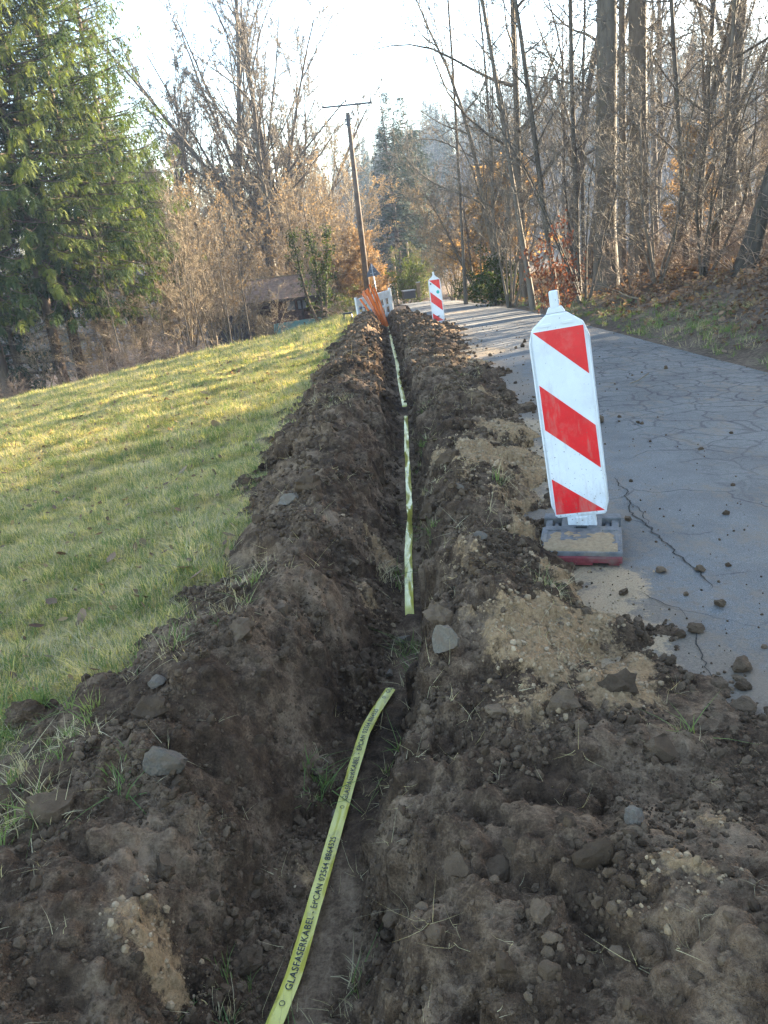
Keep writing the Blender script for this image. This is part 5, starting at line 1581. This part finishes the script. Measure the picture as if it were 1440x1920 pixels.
# ------------------------------------------------------------------ STONES, CLODS
def stone_at(px, py, wpx, label, cat, cuts, mat, flat=.7, asp=.8, rz=0.0, seed=0, dz=.14, sink=.35, tilt=(0, 0), surf='soil', name='stone', group=None, rough=.22, sub=3):
    x, y = gz(px, py, dz)
    if surf == 'road': z = road_z(x, y)
    elif surf == 'meadow': z = float(meadow_z(x, y))
    else: z = soil_z(x, y)
    dep = y * math.cos(PITCH) - (z - EYE) * math.sin(PITCH)
    r = wpx / 2 * dep / 1442
    me = rock_mesh(seed + 500, M[mat], sub, cuts, flat, rough)
    o = obj(name, me, None, (x, y, z + r * flat * (1 - 2 * sink)), label, cat, group)
    o.scale = (r, r * asp, r); o.rotation_euler = (tilt[0], tilt[1], rz)
    return o
ST = [(312, 1442, 88, 'large angular grey stone on the left soil bank, above a grass tuft', 9, 'stone_grey', .75, .8),
      (305, 1312, 46, 'flat dark shard leaning on the left soil bank near the meadow', 6, 'stone_grey', .35, .8),
      (836, 1236, 62, 'upright angular grey stone on the right bank beside the trench', 8, 'stone_grey', 1.1, .7),
      (1232, 1388, 84, 'blocky brown grey stone at the foot of the right bank by the asphalt', 9, 'clod', .62, .75),
      (858, 1602, 74, 'pointed tan stone on the right bank, left of a round clod', 8, 'clod', .75, .85),
      (1190, 1565, 46, 'small angular grey stone high on the right bank', 8, 'stone_grey', .9, .8),
      (946, 1832, 64, 'angular brown stone at the bottom of the right bank', 8, 'clod', .9, .9),
      (900, 1052, 40, 'small grey stone on the right bank left of the beacon base', 7, 'stone_grey', .6, .8),
      (862, 935, 40, 'small dark stone on the right bank above the trench', 7, 'stone_grey', .6, .8),
      (540, 945, 46, 'grey stone at the left edge of the left bank', 7, 'stone_grey', .6, .8),
      (622, 1466, 34, 'dark flat stone in the trench left of the yellow tape', 7, 'stone_grey', .4, .8),
      (725, 1212, 28, 'small grey stone on the trench floor between two tape pieces', 7, 'stone_grey', .6, .8),
      (752, 1152, 42, 'dark flat stone at the near end of the twisted tape', 7, 'stone_grey', .35, .7),
      (1012, 1748, 60, 'flat topped stone on the lower right bank', 8, 'clod', .7, .8),
      (1030, 1845, 52, 'rounded stone right of the angular brown stone at the bottom', 4, 'clod', .8, .9)]
for k, (px, py, w, lab, cuts, mat, fl, asp) in enumerate(ST):
    tr_ = px in (622, 725, 752)
    stone_at(px, py, w, lab, 'stone', cuts, mat, fl, asp, rz=k * 1.1, seed=k, dz=-.08 if tr_ else .16, sink=.25, tilt=(.15 * math.sin(k), .2 * math.cos(k * 2)), group='stones dug out of the trench')
CL = [(1118, 1640, 84, 'big dark round clod on the right bank'), (936, 1608, 70, 'round clod right of the pointed tan stone'), (1056, 1312, 72, 'round grey clod on the crest of the right bank'),
      (292, 1352, 78, 'long brown clod under the flat dark shard'), (580, 928, 62, 'wide tan clod on the left bank'), (92, 1512, 86, 'long brown clod at the left picture edge'),
      (960, 1580, 40, 'small clod behind the round clod on the right bank'), (1090, 1700, 44, 'clod below the big dark round clod'), (820, 1745, 46, 'pale clod low on the right bank'),
      (1330, 1330, 46, 'clod on the soil edge next to the asphalt'), (930, 1315, 40, 'clod on the crest of the right bank, left of the round grey clod'), (1180, 1610, 40, 'clod right of the big dark round clod'),
      (455, 1225, 60, 'clod on the crest of the left bank'), (660, 1110, 44, 'clod above the trench on the left bank')]
for k, (px, py, w, lab) in enumerate(CL):
    stone_at(px, py, w, lab, 'clod', 3, 'clod', .72, .8, rz=k * 1.9, seed=60 + k, dz=.17, sink=.42, name='soil_clod', group='large clods on the soil banks', rough=.32)
RD = [(1305, 1180, 32, 'round brown clod alone on the asphalt'), (1396, 1335, 52, 'largest brown clod on the asphalt near the soil edge'), (1350, 1288, 36, 'brown clod on the asphalt left of the clod group'),
      (1390, 1256, 44, 'flat brown clod on the asphalt behind the largest clod'), (1392, 1292, 30, 'brown clod between the flat clod and the largest clod'), (1240, 1070, 22, 'small crumb of soil on the asphalt beside the beacon base')]
for k, (px, py, w, lab) in enumerate(RD):
    stone_at(px, py, w, lab, 'clod', 2, 'clod', .6, .8, rz=k * 2.3, seed=90 + k, dz=.02, sink=.2, surf='road', name='soil_clod', group='clods lying on the road', rough=.3)
TF_ = [(66, 1330, 118, 'dark turf clod with dry grass at the left meadow edge', 'meadow'), (490, 874, 38, 'small dark turf clod lying in the meadow grass', 'meadow'), (632, 692, 26, 'dark turf clod at the far end of the left bank', 'meadow'), (1060, 1010, 30, 'dark lump of soil against the left side of the beacon base', 'soil')]
for k, (px, py, w, lab, sf) in enumerate(TF_):
    o = stone_at(px, py, w, lab, 'clod', 1, 'soil', .62, .75, rz=k, seed=120 + k, dz=.03, sink=.28, surf=sf, name='turf_clod', group='turf clods', rough=.55, sub=4)
# many fist-sized clods
cm = [rock_mesh(600 + k, M['clod'], 3, 3, .75, .42) for k in range(10)]
cn = np.random.default_rng(51)
tuft_obj = []
made = 0
while made < 210:
    i = int(cn.uniform(60, NR * .74)); j = int(cn.integers(8, NC - 8))
    if abs(SS[i, j]) < .13: continue
    x, y, z = X[i, j], Y[i, j], Z[i, j]
    if TT[i, j] > 1.02: continue
    r = min(.055, cn.lognormal(math.log(.015), .6)) * (1 + .07 * y)
    o = obj('soil_clod', cm[made % 10], None, (x, y, z + r * .02), 'fist sized or smaller clod of dark soil among many on the soil banks', 'clod', 'small clods strewn over the soil banks')
    o.scale = (r * cn.uniform(.85, 1.25), r * cn.uniform(.7, 1), r); o.rotation_euler = (cn.normal(0, .4), cn.normal(0, .4), cn.uniform(0, 6.28))
    made += 1
for k in range(46):
    y = cn.uniform(1.5, 14); x = float(bank_r(y)) + abs(cn.normal(0, .28)) * (1 + y * .1) + .03
    if x > road_r(y) - .1: continue
    r = min(.04, cn.lognormal(math.log(.012), .5)) * (1 + .06 * y)
    o = obj('soil_clod', cm[k % 10], None, (x, y, road_z(x, y) + r * .45), 'little crumb of soil scattered on the asphalt along the bank', 'clod', 'soil crumbs on the asphalt')
    o.scale = (r, r * .8, r); o.rotation_euler = (cn.normal(0, .4), cn.normal(0, .4), cn.uniform(0, 6.28))
# crumbs: uncountable
cp = [proto('crumb', rock_mesh(700 + k, M['clod'], 1, 0, .8, .3)) for k in range(5)]
n = 150000
ii = RNG.integers(10, NR - 60, n); jj = RNG.integers(2, NC - 2, n)
pz = np.stack([X[ii, jj], Y[ii, jj], Z[ii, jj]], 1)
sz = np.minimum(RNG.lognormal(math.log(.0040), .65, n), .021) * (0.8 + .16 * pz[:, 1])
den = np.clip(0.40 + 2.2 * fbm(pz[:, 0] * 3, pz[:, 1] * 3, 3, 710), 0.06, 1)
ok = (np.abs(SS[ii, jj]) > .05) & (TT[ii, jj] < 1.06) & (sand[ii, jj] < .45) & (RNG.random(n) < den)
pz, sz = pz[ok], sz[ok]; k = len(pz)
pz[:, 2] += sz * .25
scatter('soil_crumbs', pz, RNG.uniform(0, 6.28, (k, 3)), np.stack([sz, sz * RNG.uniform(.6, 1, k), sz * RNG.uniform(.6, 1, k)], 1), cp, 'fine crumbs of earth covering both soil banks', 'soil crumbs')
sp = [proto('grain', rock_mesh(720 + k, M['sand_grain'], 1, 0, .8, .3)) for k in range(4)]
ok = RNG.random(sand.shape) < np.clip(sand * .28 - .03, 0, 1)
ii, jj = np.nonzero(ok & (TT < 1.1))
pz = np.stack([X[ii, jj], Y[ii, jj], Z[ii, jj]], 1); k = len(pz)
sz = np.minimum(RNG.lognormal(math.log(.0032), .6, k), .013) * (0.8 + .14 * pz[:, 1])
# sand thinly strewn on the asphalt
ri, rj = np.nonzero(RNG.random(rs.shape) < np.clip(rs * .5 - .05, 0, .6) * (RY < 14))
pr = np.stack([RX[ri, rj], RY[ri, rj], RZ[ri, rj]], 1) + np.concatenate([RNG.normal(0, .012, (len(ri), 2)), np.zeros((len(ri), 1))], 1)
pz = np.concatenate([pz, pr]); sz = np.concatenate([sz, np.minimum(RNG.lognormal(math.log(.0026), .5, len(pr)), .01) * (0.8 + .10 * pr[:, 1])]); k = len(pz)
scatter('sand_grains', pz, RNG.uniform(0, 6.28, (k, 3)), sz, sp, 'loose tan sand spilled on the right bank and the asphalt', 'sand')
# soil crumbs strewn on the asphalt
prob = np.clip(rdirt * .22 - .02, 0, .3) * (RY < 20)
ri, rj = np.nonzero(RNG.random(rs.shape) < prob)
pr = np.stack([RX[ri, rj] + RNG.normal(0, .012, len(ri)), RY[ri, rj] + RNG.normal(0, .012, len(ri)), RZ[ri, rj] + .002], 1); k = len(pr)
sz = np.minimum(RNG.lognormal(math.log(.0034), .6, k), .016) * (0.8 + .1 * pr[:, 1])
scatter('road_grit', pr, RNG.uniform(0, 6.28, (k, 3)), sz, cp, 'grit and soil crumbs strewn over the asphalt', 'grit')

# ------------------------------------------------------------------ GRASS, LEAVES, TWIGS
gt = [proto('tuft', blades(16, .10, .04, 800 + k, M['grass_green'], .0028, .9)) for k in range(2)] + [proto('tuft', blades(12, .09, .05, 810 + k, M['grass_dry'], .002, 1.3)) for k in range(2)]
spots = [(1032, 1112, .07, 16), (1020, 1100, .05, 8), (790, 790, .12, 14), (795, 850, .10, 16), (800, 905, .10, 14), (810, 975, .08, 10), (735, 1030, .06, 10), (780, 1150, .05, 8), (770, 1185, .04, 6), (635, 765, .18, 26), (600, 760, .15, 14),
         (215, 1475, .04, 7), (370, 1710, .04, 8), (575, 1330, .05, 8), (530, 1900, .04, 10), (490, 1905, .04, 6), (640, 1770, .03, 5), (660, 1720, .03, 4), (60, 1560, .08, 8), (470, 1100, .10, 16), (330, 1230, .12, 16), (400, 1160, .12, 16), (130, 1390, .10, 20), (50, 1420, .12, 30), (10, 1500, .1, 20), (735, 1360, .03, 5), (870, 700, .1, 8), (1280, 1350, .03, 3), (940, 915, .06, 5), (700, 1040, .05, 8), (750, 1145, .04, 6)]
pp, ro, sc_, ix = [], [], [], []
for px, py, r, n in spots:
    intr = 690 < px < 800 and py < 1200 or px in (490, 530, 735, 640, 660)
    sx, sy_ = gz(px, py, -.02 if intr else .14)
    for _ in range(n):
        x, y = sx + RNG.normal(0, r * .6), sy_ + RNG.normal(0, r)
        pp.append((x, y, soil_z(x, y) - .005)); ro.append((RNG.normal(0, .3), RNG.normal(0, .3), RNG.uniform(0, 6.28)))
        sc_.append(RNG.uniform(.35, .85) * (1 + .03 * y)); ix.append(int(RNG.choice([0, 1, 2, 3], p=[.38, .30, .16, .16])))
for px, py, n_, hz_ in ((40, 1300, 9, .10), (80, 1300, 9, .12), (110, 1330, 8, .07), (20, 1340, 8, .06)):
    sx, sy_ = gz(px, py, .05)
    for _ in range(n_):
        x, y = sx + RNG.normal(0, .03), sy_ + RNG.normal(0, .04)
        pp.append((x, y, float(meadow_z(x, y)) + hz_ * .6)); ro.append((RNG.normal(0, .4), RNG.normal(0, .4), RNG.uniform(0, 6.28))); sc_.append(RNG.uniform(.5, .9)); ix.append(int(RNG.choice([1, 2, 3, 3])))
scatter('soil_grass', np.array(pp), np.array(ro), np.array(sc_), gt, 'sparse grass tufts torn up among the soil', 'grass', 'torn grass on the soil', np.array(ix))
# grass of the right verge
n = 2600
y = 3 + RNG.uniform(0, 1, n) ** 1.5 * 34; d = np.abs(RNG.normal(0, .75, n)) + .02
x = road_r(y) + .0 + d
ok = RNG.random(n) < np.clip(.55 + 1.6 * fbm(x * .7, y * .7, 3, 820), .05, 1) * np.clip(1.3 - (y - 6) / 22, .1, 1)
x, y = x[ok], y[ok]; k = len(x)
scatter('verge_grass', np.stack([x, y, verge_z(x, y) - .01], 1), np.stack([RNG.normal(0, .2, k), RNG.normal(0, .2, k), RNG.uniform(0, 6.28, k)], 1), RNG.uniform(.8, 1.8, k), gt, 'patchy grass along the right edge of the road', 'grass', None, RNG.choice(4, k, p=[.22, .13, .33, .32]))
# leaf litter on the right bank
lp = [proto('leaf', leaf_mesh(830 + k, M['dead_leaf'], 6, 2.6)) for k in range(4)] + [proto('leaf', leaf_mesh(840, M['tan_leaf'], 5, 2.6))]
n = 26000
y = 4 + RNG.uniform(0, 1, n) ** 1.5 * 44; d = RNG.uniform(0, 1, n) ** .8 * 12
x = road_r(y) + .10 + d
ok = (RNG.random(n) < np.clip(.5 + d * .4, 0, 1)) & (np.degrees(np.arctan2(x, y)) < 40)
x, y = x[ok], y[ok]; k = len(x)
scatter('leaf_litter', np.stack([x, y, verge_z(x, y) + .015], 1), np.stack([RNG.normal(0, .5, k), RNG.normal(0, .5, k), RNG.uniform(0, 6.28, k)], 1), RNG.uniform(.022, .045, k), lp, 'brown leaf litter covering the right bank', 'leaves', 'fallen leaves', RNG.choice(5, k, p=[.22, .22, .22, .22, .12]))
n = 3600
x, y = meadow_points(n, 1.3, 30, 1.35); k = len(x)
one = [proto('leaf', leaf_mesh(850 + q, M['dead_leaf'])) for q in range(3)] + [proto('leaf', leaf_mesh(855, M['beech_leaf'])), proto('leaf', leaf_mesh(856, M['tan_leaf']))]
scatter('meadow_leaves', np.stack([x, y, meadow_z(x, y) + .055], 1), np.stack([RNG.normal(0, .5, k), RNG.normal(0, .5, k), RNG.uniform(0, 6.28, k)], 1), RNG.uniform(.012, .026, k) * np.clip(y / 7, 1, 2.2), one, 'small brown leaves strewn through the meadow grass', 'leaves', 'fallen leaves', RNG.choice(5, k, p=[.25, .25, .2, .15, .15]))
LF = [(402, 785, 26, 'beech_leaf'), (505, 1166, 30, 'dead_leaf'), (108, 1012, 30, 'dead_leaf'), (40, 1455, 40, 'beech_leaf'), (205, 1030, 28, 'dead_leaf'), (90, 1100, 30, 'dead_leaf'), (60, 1145, 30, 'dead_leaf'), (185, 1080, 24, 'beech_leaf'), (730, 800, 22, 'dead_leaf'),
      (340, 865, 26, 'tan_leaf'), (380, 720, 18, 'beech_leaf'), (680, 570, 14, 'beech_leaf'), (345, 1065, 40, 'tan_leaf'), (370, 1080, 34, 'dead_leaf'), (150, 1135, 36, 'dead_leaf'), (265, 1005, 24, 'tan_leaf'), (430, 1010, 26, 'tan_leaf'), (230, 915, 22, 'beech_leaf')]
lm = {q: leaf_mesh(860 + i, M[q]) for i, q in enumerate(('beech_leaf', 'dead_leaf', 'tan_leaf'))}
for k, (px, py, w, mt) in enumerate(LF):
    x, y = gz(px, py, .02)
    if x > bank_l(y): x = float(bank_l(y)) - .1
    z = float(meadow_z(x, y)); r = w / 2 * (y * .95 + .5) / 1442
    nm = {'beech_leaf': 'orange', 'dead_leaf': 'dark brown', 'tan_leaf': 'pale tan'}[mt]
    o = obj('fallen_leaf', lm[mt], None, (x, y, z + .055), f'single {nm} fallen leaf lying on the meadow grass', 'leaf', f'{nm} leaves on the meadow')
    o.scale = (r, r, r); o.rotation_euler = (.35 + .2 * math.sin(k), .2 * math.cos(k * 3), k * 1.3)
# dry roots and straw mixed into the soil
rtp = [proto('straw', blades(5, .07, .02, 900 + k, M['grass_dry'], .0011, 2.2)) for k in range(4)]
n = 1500
ii = RNG.integers(10, int(NR * .8), n); jj = RNG.integers(4, NC - 4, n)
ok = (TT[ii, jj] < 1.0) & (RNG.random(n) < np.clip(.5 + 1.5 * fbm(X[ii, jj] * 2.5, Y[ii, jj] * 2.5, 2, 905), 0, 1))
ii, jj = ii[ok], jj[ok]; k = len(ii)
scatter('dry_roots', np.stack([X[ii, jj], Y[ii, jj], Z[ii, jj] + .003], 1), np.stack([RNG.normal(0, .9, k), RNG.normal(0, .9, k), RNG.uniform(0, 6.28, k)], 1), RNG.uniform(.4, 1.0, k) * (0.85 + .08 * Y[ii, jj]), rtp, 'dry roots and straw sticking out of the dug soil', 'roots')
# sticks
def stick(px, py, L, rz, label, surf, thick=.004):
    x, y = gz(px, py, .03)
    z = float(meadow_z(x, y)) + .05 if surf == 'meadow' else float(verge_z(x, y)) + .04 if surf == 'verge' else soil_z(x, y) + .01 if surf == 'soil' else road_z(x, y) + .01
    g = Grow(px)
    p, _ = g.path((-L / 2, 0, 0), (1, 0, .05), L, 7, 0, .12)
    m = MB().tube(p, thick, 5)
    o = obj('stick', m.mesh('stick', M['twig_tan']), None, (x, y, z), label, 'stick', 'sticks lying about')
    o.rotation_euler = (0, -.1, rz)
for a in [(590, 1385 - 40, .10, 2.2, 'thin dry stalk on the left bank above the yellow tape', 'soil', .0015), (1290, 560, .8, .6, 'grey branch lying on the right bank under the crooked tree', 'verge', .02), (1180, 585, .6, 1.9, 'fallen branch in the leaves right of the near beacon', 'verge', .015),
          (1400, 570, .9, .3, 'fallen branch at the right picture edge on the bank', 'verge', .02), (600, 775, .5, 2.6, 'thin stick sticking out of the left bank grass', 'soil', .008), (1200, 715, .25, .1, 'short twig lying on the asphalt right of the beacon', 'road', .006), (1160, 715 + 0, .2, .2, 'dark twig on the asphalt close to the beacon panel', 'road', .008)]:
    stick(*a)
print('done', round(time.time() - T0, 1), len(scene.objects))
